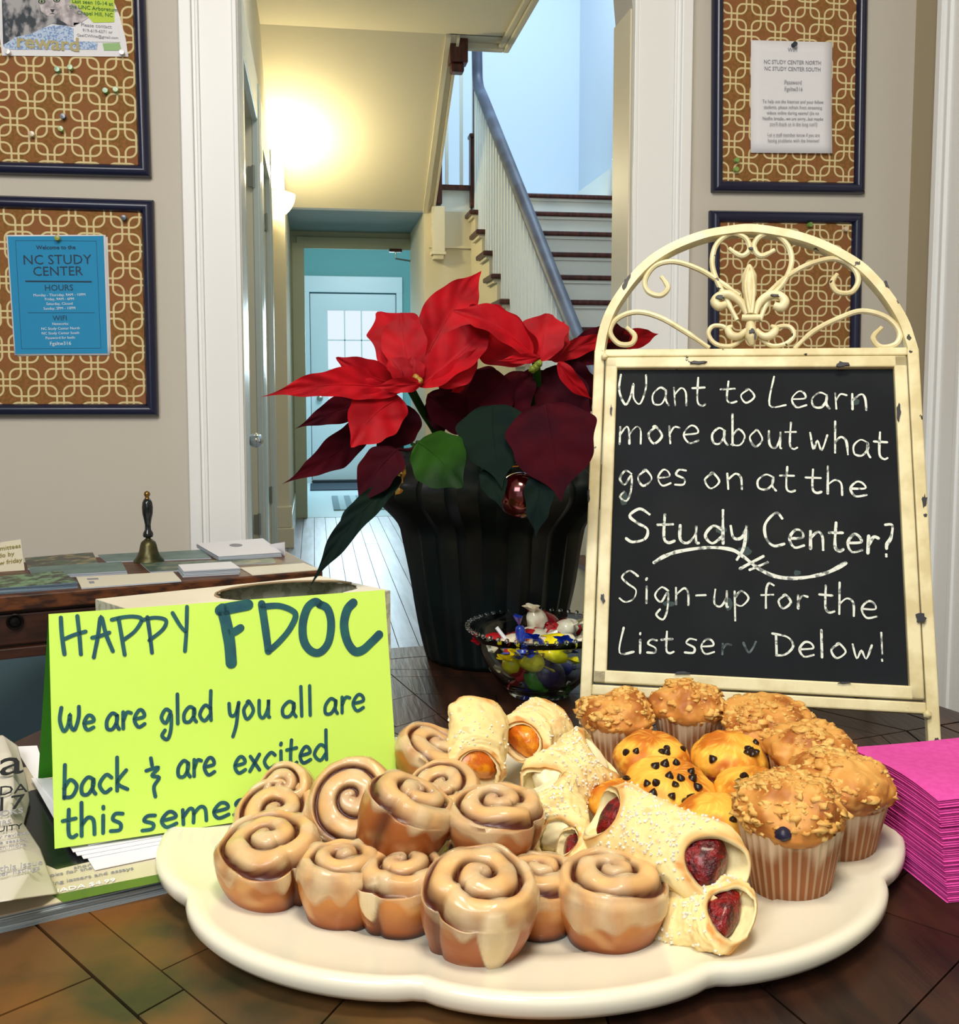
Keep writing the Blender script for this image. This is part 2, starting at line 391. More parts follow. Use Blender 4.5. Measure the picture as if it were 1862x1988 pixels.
bx('landing_apron', (XE, YT-.07, 2.22), (XS+.02, YT-.05, RI*14), M_stair, st)
bx('apron_moulding', (XE, 7.10, 1.98), (XS+.02, 7.12, 2.0), M_hall, st)
hr = smoothline([(XS+.05, 7.04, 3.42), (XS+.05, 7.03, 3.2), (XS+.05, 6.98, 3.04), (XS+.05, 6.7, 2.85), (XS+.05, 5.5, 2.045), (XS+.05, 4.3, 1.24), (XS+.05, 3.75, .9)], 6)
MB().tube(hr, .036, 12).build('handrail', mat('handrail_varnish', (76, 90, 112), .5, c2=(56, 64, 84), ns=5), st, smooth=True)
nw = [ony(905, 303, 7.16), ony(919, 415, 7.16)]
def newel(x0, x1, y, z0, z1, nm='newel_post', m=M_dark):
    bx(nm, (x0, y-.04, z0), (x1, y+.04, z1), m, st, bevel=.004)
newel(XS+.012, XS+.065, 7.12, 2.26, 2.72); bx('newel_cap', (XS+.004, 7.07, 2.72), (XS+.073, 7.17, 2.75), M_dark, st, bevel=.01)
bx('newel_post', (XS+.035, 7.10, 2.74), (XS+.062, 7.14, 3.44), M_dark, st)
newel(XE+.045, XE+.085, 7.1, 2.27, 2.62)
bx('newel_post', (XS+.0, 3.62, 0), (XS+.1, 3.72, 1.15), M_dark, st, bevel=.006)
for xx in (.905, 1.005): bx('baluster', (xx, 7.12, RI*14+.02), (xx+.022, 7.14, 3.5), M_stair, st)
a, b_ = ony(838, 415, 7.08), ony(863, 490, 7.08)
bx('newel_drop', (a.x, 7.04, b_.z), (b_.x, 7.12, 2.25), M_hall, st, bevel=.004)
bx('newel_drop_moulding', (a.x-.006, 7.035, b_.z-.02), (b_.x+.006, 7.12, b_.z), M_hall, st, bevel=.003)
bx('newel_drop_moulding', (a.x+.008, 7.045, b_.z-.05), (b_.x-.008, 7.12, b_.z-.02), M_hall, st, bevel=.003)
a, b_ = ony(872, 90, 5.96), ony(907, 125, 5.96)
bx('upper_newel', (a.x, 5.92, b_.z), (b_.x, 6.02, CZ+.1), M_dark, st, bevel=.006)
bx('upper_newel_foot', (a.x+.008, 5.93, b_.z-.05), (b_.x-.02, 6.01, b_.z), M_dark, st, bevel=.01)
bx('wall_skirting', (2.10, YT+.02, RI*14), (2.12, 8.2, RI*14+.2), M_stair, st)
MB().prism([(2.10, 4.2, .6), (2.10, YT, 2.42), (2.10, YT, 2.64), (2.10, 4.2, .82)], (.02, 0, 0)).build('wall_skirting', M_stair, st)
for k, zz in enumerate((2.9, 3.35)):
    bx('upper_tread', (XE+.03, 6.75-k*.45, 2.66+k*.27), (XE+.06, 6.95-k*.45, 2.685+k*.27), M_dark, st)

# wall sconce
sn = thing('wall_sconce', 'glowing half bowl wall lamp on the left wall of the hall', 'lamp', (XL, 6.4, 2.1))
cs = ony(549, 378, 6.42); cs.x = XL+.002
def sf(u, v):
    a = -math.pi/2+u*math.pi; b = -v*math.pi/2
    return cs+V((.165*math.cos(a)*math.cos(b), .16*math.sin(a)*math.cos(b), .15*math.sin(b)))
MB().grid(sf, 24, 12).build('lamp_bowl', mat('lit_glass', (255, 240, 190), .4, emit=(255, 236, 170), es=2.6), sn, smooth=True, angle=0)
MB().blob(cs+V((.05, 0, .02)), .03, 12, 8, amp=0, sx=(1, 1, 1.3)).build('bulb', mat('lit_bulb', (255, 240, 200), .4, emit=(255, 236, 180), es=8), sn, smooth=True)
MB().tube([cs+V((.15*math.cos(a), .15*math.sin(a), .002)) for a in [(-90+k*15)*math.pi/180 for k in range(13)]], .004, 6).build('rim_band', mat('brass', (150, 110, 50), .3, metal=.9), sn)
l = bpy.data.lights.new('sconce_light', 'POINT'); l.energy = 26; l.color = (1, .87, .55); l.shadow_soft_size = .05
lo = link(bpy.data.objects.new('sconce_light', l)); lo.location = cs+V((.11, 0, .12))

# ================================================================== CORK BOARDS
def cork_material():
    m = mat('cork_print', (152, 102, 54), .85, c2=(128, 92, 42), ns=160, c3=(146, 94, 56), n3=9, bump=.15, bs=500)
    nt = m.node_tree; N = nt.nodes; L = nt.links; P = N['Principled BSDF']
    tc = N.new('ShaderNodeTexCoord'); sp = N.new('ShaderNodeSeparateXYZ'); L.new(tc.outputs['Object'], sp.inputs[0])
    def mth(op, a, b=None, c=None):
        n = N.new('ShaderNodeMath'); n.operation = op
        for i, q in enumerate((a, b, c)):
            if q is None: continue
            if isinstance(q, (int, float)): n.inputs[i].default_value = q
            else: L.new(q, n.inputs[i])
        return n.outputs[0]
    pt, half, rad, lw = .0747, .0302, .0155, .0021
    def ring(off):
        ds = []
        for ax in ('X', 'Z'):
            a = mth('ADD', sp.outputs[ax], off+100*pt); a = mth('MODULO', a, pt); a = mth('SUBTRACT', a, pt/2); a = mth('ABSOLUTE', a)
            a = mth('SUBTRACT', a, half-rad); ds.append(mth('MAXIMUM', a, 0.0)); ds.append(a)
        l = mth('SQRT', mth('ADD', mth('MULTIPLY', ds[0], ds[0]), mth('MULTIPLY', ds[2], ds[2])))
        inn = mth('MINIMUM', mth('MAXIMUM', ds[1], ds[3]), 0.0)
        d = mth('ABSOLUTE', mth('SUBTRACT', mth('ADD', l, inn), rad))
        return mth('LESS_THAN', d, lw)
    f = mth('MAXIMUM', ring(0), ring(pt/2))
    mx = N.new('ShaderNodeMix'); mx.data_type = 'RGBA'; L.new(f, mx.inputs[0]); mx.inputs[7].default_value = (*lin((224, 208, 156)), 1)
    src = P.inputs['Base Color'].links[0].from_socket; L.new(src, mx.inputs[6]); L.new(mx.outputs[2], P.inputs['Base Color'])
    return m
M_cork = cork_material()
M_navy = mat('navy_frame', (20, 26, 58), .32, coat=.3)
def board(label, x0, x1, z0, z1, tilt=0):
    c = V(((x0+x1)/2, YW, z0)); t = thing('cork_board', label, 'bulletin board', c, 'navy framed cork boards')
    Rm = Matrix.Translation(c) @ Matrix.Rotation(tilt, 4, 'Y') @ Matrix.Translation(-c)
    fw_ = .027
    def P(x, y, z): return Rm @ V((x, YW-y, z))
    for (xa, za, xb, zb) in ((x0, z0, x1, z0), (x1, z0, x1, z1), (x1, z1, x0, z1), (x0, z1, x0, z0)):
        # mitred moulding with a rounded section
        cx, cz = (x0+x1)/2, (z0+z1)/2
        sec = [(0, 0), (0, .014), (.005, .021), (.013, .024), (.021, .020), (fw_, .010), (fw_, 0)]
        def pt(X, Z, a): return (X+a*(1 if X < cx else -1), Z+a*(1 if Z < cz else -1))
        b = MB(); va = []; vb = []
        for a, h in sec:
            p, q = pt(xa, za, a), pt(xb, zb, a); va.append(P(p[0], h, p[1])); vb.append(P(q[0], h, q[1]))
        n = len(sec); b.add(va+vb, [(i, i+1, n+i+1, n+i) for i in range(n-1)]+[tuple(range(n)), tuple(range(2*n-1, n-1, -1))])
        b.build('frame_rail', M_navy, t, smooth=True, angle=50)
    b = MB().prism([P(x0+.02, .002, z0+.02), P(x1-.02, .002, z0+.02), P(x1-.02, .002, z1-.02), P(x0+.02, .002, z1-.02)], (0, -.006, 0))
    b.build('cork_panel', M_cork, t)
    return t
def bc(pl, pr, pb, ptop):   # edges from pixels on the wall plane
    return ony(pl[0], pl[1], YW).x, ony(pr[0], pr[1], YW).x, ony(pb[0], pb[1], YW).z, ony(ptop[0], ptop[1], YW).z
xr = ony(291, 300, YW-.02).x; z0 = ony(150, 340, YW-.02).z
board('cork bulletin board at upper left with the cat flyer pinned on it', xr-.42, xr, z0, z0+.52, R(-.4))
xr2 = ony(301, 600, YW-.02).x; z1 = ony(150, 383, YW-.02).z; z0 = ony(150, 808, YW-.02).z
board('cork bulletin board at lower left carrying the blue hours sheet', xr2-.42, xr2, z0, z1, R(.2))
xa, xb = ony(1389, 200, YW-.02).x, ony(1687, 200, YW-.02).x
board('cork bulletin board at upper right with the white wireless notice', xa, xb, ony(1535, 373, YW-.02).z, ony(1535, 373, YW-.02).z+.52, R(-.9))
z1 = ony(1535, 410, YW-.02).z
board('empty cork bulletin board at lower right behind the arched chalkboard top', ony(1386, 420, YW-.02).x, ony(1683, 420, YW-.02).x, z1-.52, z1, R(-.7))

# printed text helper: a text on the plane with origin o and unit axes ex, ey
def text(body, o, ex, ey, size, m, parent, name='lettering', align='CENTER', sx=1.0, ext=.0002, bold=0):
    cu = bpy.data.curves.new('t', 'FONT'); cu.body = body; cu.size = size; cu.align_x = align; cu.extrude = ext; cu.resolution_u = 2; cu.offset = bold
    tmp = bpy.data.objects.new('t', cu); sc.collection.objects.link(tmp)
    dg = bpy.context.evaluated_depsgraph_get(); me = bpy.data.meshes.new_from_object(tmp.evaluated_get(dg))
    bpy.data.objects.remove(tmp); bpy.data.curves.remove(cu)
    ex, ey = V(ex).normalized(), V(ey).normalized(); n = ex.cross(ey); b = MB()
    b.v = [V(o)+ex*(v.co.x*sx)+ey*v.co.y+n*(v.co.z+.0003) for v in me.vertices]; b.f = [tuple(p.vertices) for p in me.polygons]
    bpy.data.meshes.remove(me)
    return b.build(name, m, parent)
M_ink = mat('print_ink', (38, 62, 86), .7); M_grey = mat('print_grey', (150, 150, 158), .8); M_pw = mat('print_white', (232, 242, 248), .8)
M_paper = mat('white_paper', (240, 240, 246), .8)
YP = YW-.010
def sheet(pts_px, Y, m, name, label, cat, curl=0):
    t = thing(name, label, cat, ony(*pts_px[3], Y)); P = [ony(x, y, Y) for x, y in pts_px]
    def fn(u, v):
        p = P[0].lerp(P[1], u).lerp(P[3].lerp(P[2], u), v); return p+V((0, -curl*(v**3)*(.3+u), 0))
    MB().grid(fn, 8, 10).build('paper_sheet', m, t, smooth=True, solid=.0006)
    return t, fn
def pin(px, py, col, label, Y=YP):
    c = ony(px, py, Y); t = thing('pushpin', label, 'pushpin', c, 'pushpins on the cork boards')
    m = mat('pin_'+str(px), col, .25, coat=.5)
    b = MB(); b.lathe([(0, 0), (.0055, 0), (.0055, .002), (.0035, .004), (.004, .009), (.0062, .011), (.0055, .0125), (0, .0128)], 12, c, Matrix.Rotation(R(90), 4, 'X')).build('pin_head', m, t, smooth=True)
pin(113, 137, (110, 160, 100), 'green pushpin below the reward lettering'); pin(138, 133, (140, 170, 90), 'yellow green pushpin just right of the green one under the flyer')
pin(206, 178, (100, 160, 70), 'green pushpin, left one of the pair near the navy frame of the upper left board'); pin(226, 176, (140, 170, 80), 'yellow green pushpin, right one of the pair near the navy frame')
pin(124, 228, (40, 60, 80), 'dark blue pushpin in the middle of the upper left board'); pin(120, 252, (150, 170, 80), 'yellow green pushpin below the dark blue one'); pin(64, 262, (206, 186, 150), 'cream pushpin low on the upper left board')
pin(242, 424, (60, 76, 90), 'dark pushpin at the top right of the lower left board')
pin(1428, 312, (130, 170, 90), 'green pushpin, upper one of two left of the white notice foot'); pin(1427, 330, (140, 175, 90), 'green pushpin, lower one of two at the corner of the upper right board')
pin(1570, 437, (110, 150, 70), 'green pushpin seen just above the chalkboard arch'); pin(1639, 445, (225, 205, 170), 'cream pushpin at the top right of the empty cork board')
# blue hours sheet
M_blue = mat('blue_print', (36, 146, 200), .75)
wp = [(12, 456), (205, 456), (213, 690), (28, 690)]
sb, _ = sheet([(17, 462), (209, 460), (216, 686), (34, 692)], YP+.002, M_paper, 'paper', 'white backing sheet showing just behind the blue hours sheet', 'paper')
bs, _ = sheet(wp, YP, M_paper, 'paper', 'bright blue hours and wireless sheet pinned on the lower left cork board', 'paper')
bl = [ony(x, y, YP-.0008) for x, y in ((15, 459), (201, 458), (209, 686), (30, 687))]
MB().prism(bl, (0, -.0003, 0)).build('blue_print_area', M_blue, bs)
ex = (bl[1]-bl[0]).normalized(); ey = (bl[0]-bl[3]).normalized(); nn = V((0, -.0014, 0))
def tx(s, cx, y, h, m, w_=None, bold=0): text(s, ony(cx, y, YP)+nn, ex, ey, h*2.43/2000*.84, m, bs, bold=bold)
tx('Welcome to the', 109, 484, 12, M_ink, bold=.0002); tx('NC STUDY', 112, 513, 29, M_ink); tx('CENTER', 113, 535, 28, M_ink); tx('HOURS', 115, 564, 18, M_ink)
for s, y in (('Monday - Thursday, 9AM - 10PM', 575), ('Friday, 9AM - 6PM', 583), ('Saturday, Closed', 592), ('Sunday, 2PM - 10PM', 601)): tx(s, 116, y, 8, M_pw)
tx('WIFI', 117, 622, 15, M_ink)
for s, y in (('Networks:', 631), ('NC Study Center North', 640), ('NC Study Center South', 649), ('Password for both:', 658)): tx(s, 118, y, 8, M_pw)
tx('Fgsltw316', 118, 670, 11, M_pw)
def rule(x0, y0, x1, y1, h, m, par, Y=YP-.0014):
    a, b = ony(x0, y0, Y), ony(x1, y1, Y); n = V((-(b-a).z, 0, (b-a).x)).normalized()*h
    MB().prism([a-n, b-n, b+n, a+n], (0, -.0003, 0)).build('printed_rule', m, par)
rule(49, 546, 178, 547, .0016, M_ink, bs); rule(54, 607, 184, 607, .0004, M_ink, bs)
for a, b in (((30, 467), (187, 468)), ((187, 468), (196, 676)), ((196, 676), (42, 677)), ((42, 677), (30, 467))): rule(*a, *b, .0003, M_ink, bs)
pin(113, 463, (150, 160, 60), 'olive pushpin holding the blue hours sheet', YP-.002)
# white notice
nt_, _ = sheet([(1458, 78), (1616, 82), (1613, 299), (1457, 297)], YP, M_paper, 'paper', 'white wireless notice with grey print pinned on the upper right cork board', 'paper', .006)
ex2 = (ony(1616, 82, YP)-ony(1458, 78, YP)).normalized(); ey2 = V((0, 0, 1))
for s, x, y, h in (('WIFI', 1538, 101, 12), ('NC STUDY CENTER NORTH', 1538, 125, 11.5), ('NC STUDY CENTER SOUTH', 1538, 138, 11.5), ('Password', 1538, 164, 11.5), ('Fgsltw316', 1539, 177, 11.5),
                 ('To help out the Internet and your fellow', 1538, 201, 9.4), ('students, please refrain from streaming', 1538, 212, 9.4), ('videos online during exams! (i/e no', 1538, 223, 9.4),
                 ('Netflix breaks...we are sorry...but maybe', 1538, 234, 9.4), ('you\'ll thank us in the long run!!)', 1538, 245, 9.4), ('Let a staff member know if you are', 1538, 266, 9.4), ('having problems with the Internet!', 1538, 277, 9.4)):
    text(s, ony(x, y, YP)+V((0, -.008 if y > 240 else -.0045 if y > 150 else -.0022, 0)), ex2, ey2, h*2.43/2000*.93, M_grey, nt_, sx=.9)
pin(1540, 88, (40, 56, 70), 'dark pushpin holding the white wireless notice', YP-.002)
# cat flyer
cf = thing('flyer', 'white reward flyer with a tabby cat photo at the top of the upper left board', 'flyer', ony(120, 108, YP))
P_ = lambda pts, dy=0: [ony(x, y, YP-dy) for x, y in pts]
MB().prism(P_([(-20, -90), (180, -90), (212, -20), (232, 30), (244, 75), (249, 110), (4, 108)]), (0, .0006, 0)).build('paper_sheet', M_paper, cf)
M_fur = mat('cat_fur_print', (66, 74, 82), .8, c2=(178, 176, 180), ns=38, nst=(1, 1, .6), lo=.44, hi=.56)
M_blanket = mat('blanket_print', (196, 214, 240), .8, c2=(130, 160, 210), ns=260, lo=.5, hi=.55)
M_lfur = mat('cat_light_fur_print', (214, 206, 210), .8, c2=(160, 152, 158), ns=60)
M_lime = mat('lime_print', (196, 222, 84), .8); M_lg = mat('leaf_green_print', (160, 198, 140), .8); M_blk = mat('black_print', (30, 36, 46), .6); M_eye = mat('eye_print', (150, 170, 130), .6); M_tan = mat('tan_print', (186, 176, 130), .8)
def pp(pts, m, d, name): MB().prism(P_(pts, d), (0, -.0002, 0)).build(name, m, cf)
pp([(2, -60), (145, -60), (145, 52), (100, 46), (60, 66), (6, 87)], M_fur, .0008, 'cat_body_print')
pp([(6, 88), (30, 72), (60, 66), (84, 54), (104, 49), (128, 50), (145, 56), (150, 60), (190, 84), (188, 96), (12, 96)], M_blanket, .001, 'blanket_print')
pp([(72, -10), (126, -10), (126, 12), (116, 24), (104, 31), (92, 31), (80, 22)], M_lfur, .0012, 'cat_face_print')
pp([(118, 2), (145, 8), (158, 20), (172, 34), (145, 52), (136, 50), (118, 40), (116, 24)], M_lfur, .0011, 'cat_shoulder_print')
for cx_, cy_ in ((81, 3), (110, 0)):
    pp([(cx_+7*math.cos(a*.6283), cy_+5*math.sin(a*.6283)) for a in range(10)], M_blk, .0014, 'eye_rim_print'); pp([(cx_+5*math.cos(a*.6283), cy_+3.6*math.sin(a*.6283)) for a in range(10)], M_eye, .0016, 'eye_print'); pp([(cx_+2*math.cos(a), cy_+3*math.sin(a)) for a in range(6)], M_blk, .0018, 'pupil_print')
pp([(97, 18), (107, 18), (103, 24), (101, 24)], M_blk, .0014, 'nose_print'); pp([(95, 28), (102, 25), (109, 28), (102, 27)], M_blk, .0014, 'mouth_print')
pp([(135, 6), (146, -12), (222, -12), (222, 43), (181, 44), (165, 26)], M_lime, .0009, 'lime_print_area'); pp([(199, 84), (232, 83), (236, 98), (202, 98)], M_lg, .001, 'green_print_area')
pp([(143, 44), (229, 45), (234, 82), (143, 80)], M_paper, .0011, 'contact_box')
exf = V((1, 0, -.02)); M_gt = mat('green_text', (60, 120, 70), .8)
for s, x, y, h, m in (('Last seen 10-14 at', 180, 9, 9.5, M_gt), ('the UNC Arboretum', 182, 20, 9.5, M_gt), ('Chapel Hill, NC', 185, 31, 9.5, M_gt), ('Please contact:', 188, 54, 9, M_grey), ('919-619-6271 or', 190, 64, 7.5, M_grey), ('GaelCWhite@gmail.com', 190, 74, 7, M_grey)):
    text(s, ony(x, y, YP)+V((0, -.002, 0)), exf, (0, 0, 1), h*2.43/2000, m, cf)
text('reward', ony(94, 96, YP)+V((0, -.002, 0)), exf, (0, 0, 1), 33*2.43/2000, M_tan, cf, sx=1.12, bold=.0009)
pin(17, 103, (226, 224, 224), 'clear pushpin at the bottom left corner of the cat flyer', YP-.002); pin(238, 104, (226, 224, 224), 'clear pushpin at the bottom right corner of the cat flyer', YP-.002)
bx('floor_boards', (-3, 2.0, -.012), (-.262, 2.57, 0), M_fl, f0, kind='stuff'); bx('floor_boards', (1.07, 2.0, -.012), (2.3, 2.57, 0), M_fl, f0, kind='stuff')
# ================================================================== SIDE TABLE AGAINST THE LEFT WALL
TZ = .70
M_oak = mat('worn_wood', (104, 58, 26), .45, c2=(50, 26, 14), ns=30, nst=(.5, 3, 3), lo=.42, hi=.6, bump=.15, bs=50)
M_apron = mat('dark_drawer_wood', (64, 34, 20), .4, c2=(40, 20, 12), ns=9, nst=(.4, 4, 6))
fr = onz(627, 1107, TZ); exd = V((math.sin(R(73)), math.cos(R(73)), 0)); eyd = V((-exd.y, exd.x, 0)); zz = V((0, 0, 1))
def dk(a, b, c): return fr+exd*a+eyd*b+zz*c          # a<0 to the left, b to the back, c height
ct = thing('console_table', 'old brown side table with a worn top edge and one drawer, covered with leaflets', 'table', V((fr.x, fr.y, 0))-exd*.6+eyd*.18)
MB().prism([dk(-1.25, 0, -.026), dk(0, 0, -.026), dk(0, .34, -.026), dk(-1.25, .34, -.026)], (0, 0, .026)).build('table_top', M_oak, ct, bevel=.003)
MB().prism([dk(-1.2, .02, -.10), dk(-.03, .02, -.10), dk(-.03, .31, -.10), dk(-1.2, .31, -.10)], (0, 0, .074)).build('apron', M_apron, ct)
MB().prism([dk(-1.1, .012, -.085), dk(-.28, .012, -.085), dk(-.28, .02, -.085), dk(-1.1, .02, -.085)], (0, 0, .052)).build('drawer_front', M_apron, ct, bevel=.003)
MB().prism([dk(-1.2, .008, -.107), dk(-.03, .008, -.107), dk(-.03, .02, -.107), dk(-1.2, .02, -.107)], (0, 0, .018)).build('apron_moulding', M_apron, ct, bevel=.002)
for a, b in ((-1.18, .03), (-.06, .03), (-1.18, .29), (-.06, .29)):
    MB().prism([dk(a-.02, b-.02, -TZ), dk(a+.02, b-.02, -TZ), dk(a+.02, b+.02, -TZ), dk(a-.02, b+.02, -TZ)], (0, 0, TZ-.03)).build('leg', M_apron, ct)
kp = onp(29, 1206, dk(0, .01, 0), eyd); b = MB()
b.lathe([(0, .008), (.007, .007), (.009, .002), (.009, 0)], 16, kp, Matrix.Rotation(R(17), 4, 'Z') @ Matrix.Rotation(R(90), 4, 'X'))
b.tube([kp-eyd*.004+exd*.0115*math.cos(a*.3927)+zz*.0115*math.sin(a*.3927) for a in range(16)], .0022, 6, True)
b.build('ring_pull', mat('black_iron', (30, 28, 28), .4, metal=.8), ct, smooth=True)
def slab(name, label, cat, quad, z, th, m, group=None, top=None, layers=0):
    P = [onz(x, y, z+th) for x, y in quad]; c = sum(P, V())/4; t = thing(name, label, cat, V((c.x, c.y, z)), group)
    if layers:
        for i in range(layers):
            j = V((random.uniform(-.0015, .0015), random.uniform(-.0015, .0015), 0)); MB().prism([p+j-V((0, 0, th*(1-i/layers))) for p in P], (0, 0, th/layers*.8)).build('sheet', m, t)
    else: MB().prism([p-V((0, 0, th)) for p in P], (0, 0, th*.9)).build('body', m, t)
    MB().prism([p-V((0, 0, th*.1)) for p in P], (0, 0, th*.1)).build('cover', top or m, t)
    return t
M_leaf1 = mat('leaflet_print_green', (66, 92, 84), .4, c2=(120, 128, 104), ns=30, lo=.5, hi=.6); M_leaf2 = mat('leaflet_print_scene', (64, 66, 60), .4, c2=(176, 150, 104), ns=26, lo=.48, hi=.58, c3=(60, 88, 70), n3=18)
M_leaf3 = mat('leaflet_print_teal', (84, 116, 116), .4, c2=(104, 132, 128), ns=20); M_leaf4 = mat('leaflet_print_plants', (58, 74, 58), .4, c2=(40, 34, 36), ns=50, lo=.48, hi=.55, c3=(120, 160, 120), n3=60)
M_edge = mat('page_edges', (190, 200, 212), .7); M_cream = mat('cream_card', (232, 226, 206), .6); M_bedge = mat('blue_page_edges', (70, 96, 120), .6, c2=(150, 170, 186), ns=60, nst=(.1, .1, 20))
slab('leaflet', 'picture leaflet with an autumn scene at the back of the side table', 'leaflet', [(48, 1083), (180, 1072), (190, 1092), (54, 1104)], TZ, .002, M_edge, top=M_leaf2)
slab('leaflet', 'grey green leaflet lying to the left behind the hand bell', 'leaflet', [(190, 1077), (275, 1072), (268, 1088), (207, 1090)], TZ, .002, M_edge, top=M_leaf3)
slab('leaflet', 'grey green leaflet lying to the right behind the hand bell', 'leaflet', [(300, 1072), (392, 1067), (410, 1083), (312, 1087)], TZ, .002, M_edge, top=M_leaf3)
slab('booklet', 'teal covered booklet with thick white pages left of the hand bell', 'booklet', [(56, 1101), (236, 1090), (246, 1108), (64, 1118)], TZ, .006, M_edge, top=M_leaf3, layers=3)
bk = slab('brochure_stack', 'stack of brochures with leafy covers at the near left of the side table', 'brochures', [(-40, 1122), (120, 1108), (150, 1130), (-60, 1146)], TZ, .010, M_bedge, top=M_leaf4, layers=6)
slab('leaflet', 'blue green leaflet just in front of the hand bell', 'leaflet', [(272, 1092), (345, 1090), (368, 1106), (292, 1110)], TZ, .002, M_edge, top=M_leaf1)
slab('leaflet', 'dark green leaflet between the white card box and the big white stack', 'leaflet', [(345, 1090), (530, 1083), (536, 1092), (352, 1100)], TZ, .0015, M_edge, top=M_leaf1)
lc = slab('leaflet', 'long white printed card by the front edge of the side table', 'leaflet', [(148, 1120), (336, 1110), (352, 1127), (158, 1141)], TZ, .0025, M_edge, top=M_cream)
for q in ([(168, 1123), (190, 1122), (192, 1125), (170, 1126)], [(172, 1129), (182, 1128), (184, 1132), (174, 1133)]): MB().prism([onz(x, y, TZ+.0026) for x, y in q], (0, 0, .0002)).build('printed_mark', M_grey, lc)
slab('card_stack', 'thick stack of small white cards at the table front', 'cards', [(346, 1096), (448, 1090), (466, 1102), (356, 1108)], TZ, .012, M_edge, top=M_paper, layers=4)
slab('leaflet', 'cream card at the right front corner of the side table', 'leaflet', [(466, 1102), (590, 1093), (622, 1105), (490, 1116)], TZ, .0015, M_cream, top=M_cream)
tr = slab('paper_stack', 'big white paper stack with an oval mark on the back right of the side table', 'papers', [(381, 1055), (510, 1045), (546, 1072), (424, 1080)], TZ, .009, M_edge, top=M_paper, layers=4)
MB().prism([onz(458+13*math.cos(a*.5236), 1058.5+3*math.sin(a*.5236), TZ+.0093) for a in range(12)], (0, 0, .0002)).build('oval_mark', M_grey, tr)
MB().face([onz(524, 1068, TZ), onz(553, 1079, TZ), onz(553, 1079, TZ)+zz*.028, onz(524, 1068, TZ)+zz*.012]).build('turned_up_edge', M_paper, tr, solid=.001)
nt2 = thing('note', 'cream handwritten note standing at the far left of the side table', 'note', onz(20, 1113, TZ))
np_ = onz(47, 1107, TZ); nn2 = (np_-O).normalized(); nn2.z = 0; nn2.normalize()
nn2 = (nn2+V((0, 0, -.25))).normalized(); Q = [onp(x, y, np_, nn2) for x, y in ((-60, 1062), (40, 1047), (48, 1107), (-60, 1125))]
MB().face(Q).build('paper_sheet', mat('note_paper', (226, 220, 196), .8), nt2, solid=.0006)
M_pen = mat('pen_ink', (150, 140, 60), .8)
for (a, b_, s) in ((-5, 1058, 'of'), (8, 1068, 'committees'), (4, 1082, 'to do by'), (14, 1095, 'new friday')): text(s, onp(a, b_, np_, nn2)-nn2*.001, Q[1]-Q[0], V((0, 0, 1)), .012, M_pen, nt2)
# hand bell
bc_ = onz(289, 1090, TZ); bl_ = thing('hand_bell', 'bronze hand bell with a dark turned handle standing on the side table', 'bell', bc_)
def L_(n, prof, m, sm=True): MB().lathe([(r*1.0, z) for r, z in prof], 28, bc_).build(n, m, bl_, smooth=True, angle=60)
L_('bell_cup', [(.026, .004), (.029, 0), (.0285, .003), (.023, .010), (.018, .02), (.0155, .032), (.0135, .038), (.009, .042), (.005, .045), (.0045, .05), (0, .051)], mat('old_bronze', (92, 86, 56), .38, metal=.75, c2=(60, 64, 44), ns=40))
L_('bell_handle', [(0, .047), (.0085, .048), (.010, .051), (.0095, .056), (.006, .062), (.0055, .072), (.0075, .083), (.0098, .094), (.0105, .106), (.0092, .116), (.0062, .122), (0, .123)], mat('black_lacquer', (20, 26, 30), .2, coat=.6))
L_('handle_finial', [(0, .122), (.005, .123), (.0035, .126), (.0055, .129), (.006, .132), (.0045, .136), (0, .138)], mat('finial_brass', (150, 116, 66), .3, metal=.9))

# ================================================================== ROUND TABLE
TC = V((.176, .819, 0)); RT_ = .506
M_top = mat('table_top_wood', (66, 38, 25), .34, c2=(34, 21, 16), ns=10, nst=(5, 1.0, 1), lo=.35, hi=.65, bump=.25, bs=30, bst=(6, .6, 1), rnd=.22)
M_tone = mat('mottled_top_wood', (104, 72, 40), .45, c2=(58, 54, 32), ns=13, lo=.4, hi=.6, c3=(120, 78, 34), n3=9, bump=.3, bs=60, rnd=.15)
M_joint = mat('table_joint', (16, 12, 10), .7)
rtb = thing('round_table', 'round pedestal table topped with concentric wooden planks carrying the platter', 'table', TC)
MB().lathe([(0, TZ-.03), (RT_-.01, TZ-.03), (RT_, TZ-.02), (RT_, TZ-.008), (RT_-.006, TZ-.003), (0, TZ-.003)], 96, TC).build('table_disc', M_joint, rtb, smooth=True)
a0 = R(-9)
def pol(r, a, z=TZ-.003): return TC+V((r*math.cos(a), r*math.sin(a), z))
for s_ in range(8):
    ca = a0+s_*math.pi/4; e1 = V((math.cos(ca), math.sin(ca), 0)); e2 = V((-e1.y, e1.x, 0))
    rings = [0, .07, .14, .21, .28, .348, .378]
    for k in range(len(rings)-1):
        r0, r1 = rings[k]+.0005, rings[k+1]-.0005; t_ = math.tan(math.pi/8)
        cuts = [-1, 1] if k < 2 else [-1, random.uniform(-.35, .35), 1]
        for c0, c1 in zip(cuts[:-1], cuts[1:]):
            g = .0007
            q = []
            for (rr, cc, sg) in ((r0, c0, 1), (r1, c0, 1), (r1, c1, -1), (r0, c1, -1)):
                lim = rr*t_; q.append(TC+e1*rr+e2*(cc*lim+sg*g)+V((0, 0, TZ-.003)))
            if (q[1]-q[2]).length < .006: continue
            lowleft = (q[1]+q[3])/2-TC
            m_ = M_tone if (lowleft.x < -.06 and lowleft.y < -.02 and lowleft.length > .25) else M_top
            MB().prism(q, (0, 0, .003+random.uniform(-.0001, .0001))).build('plank', m_, rtb)
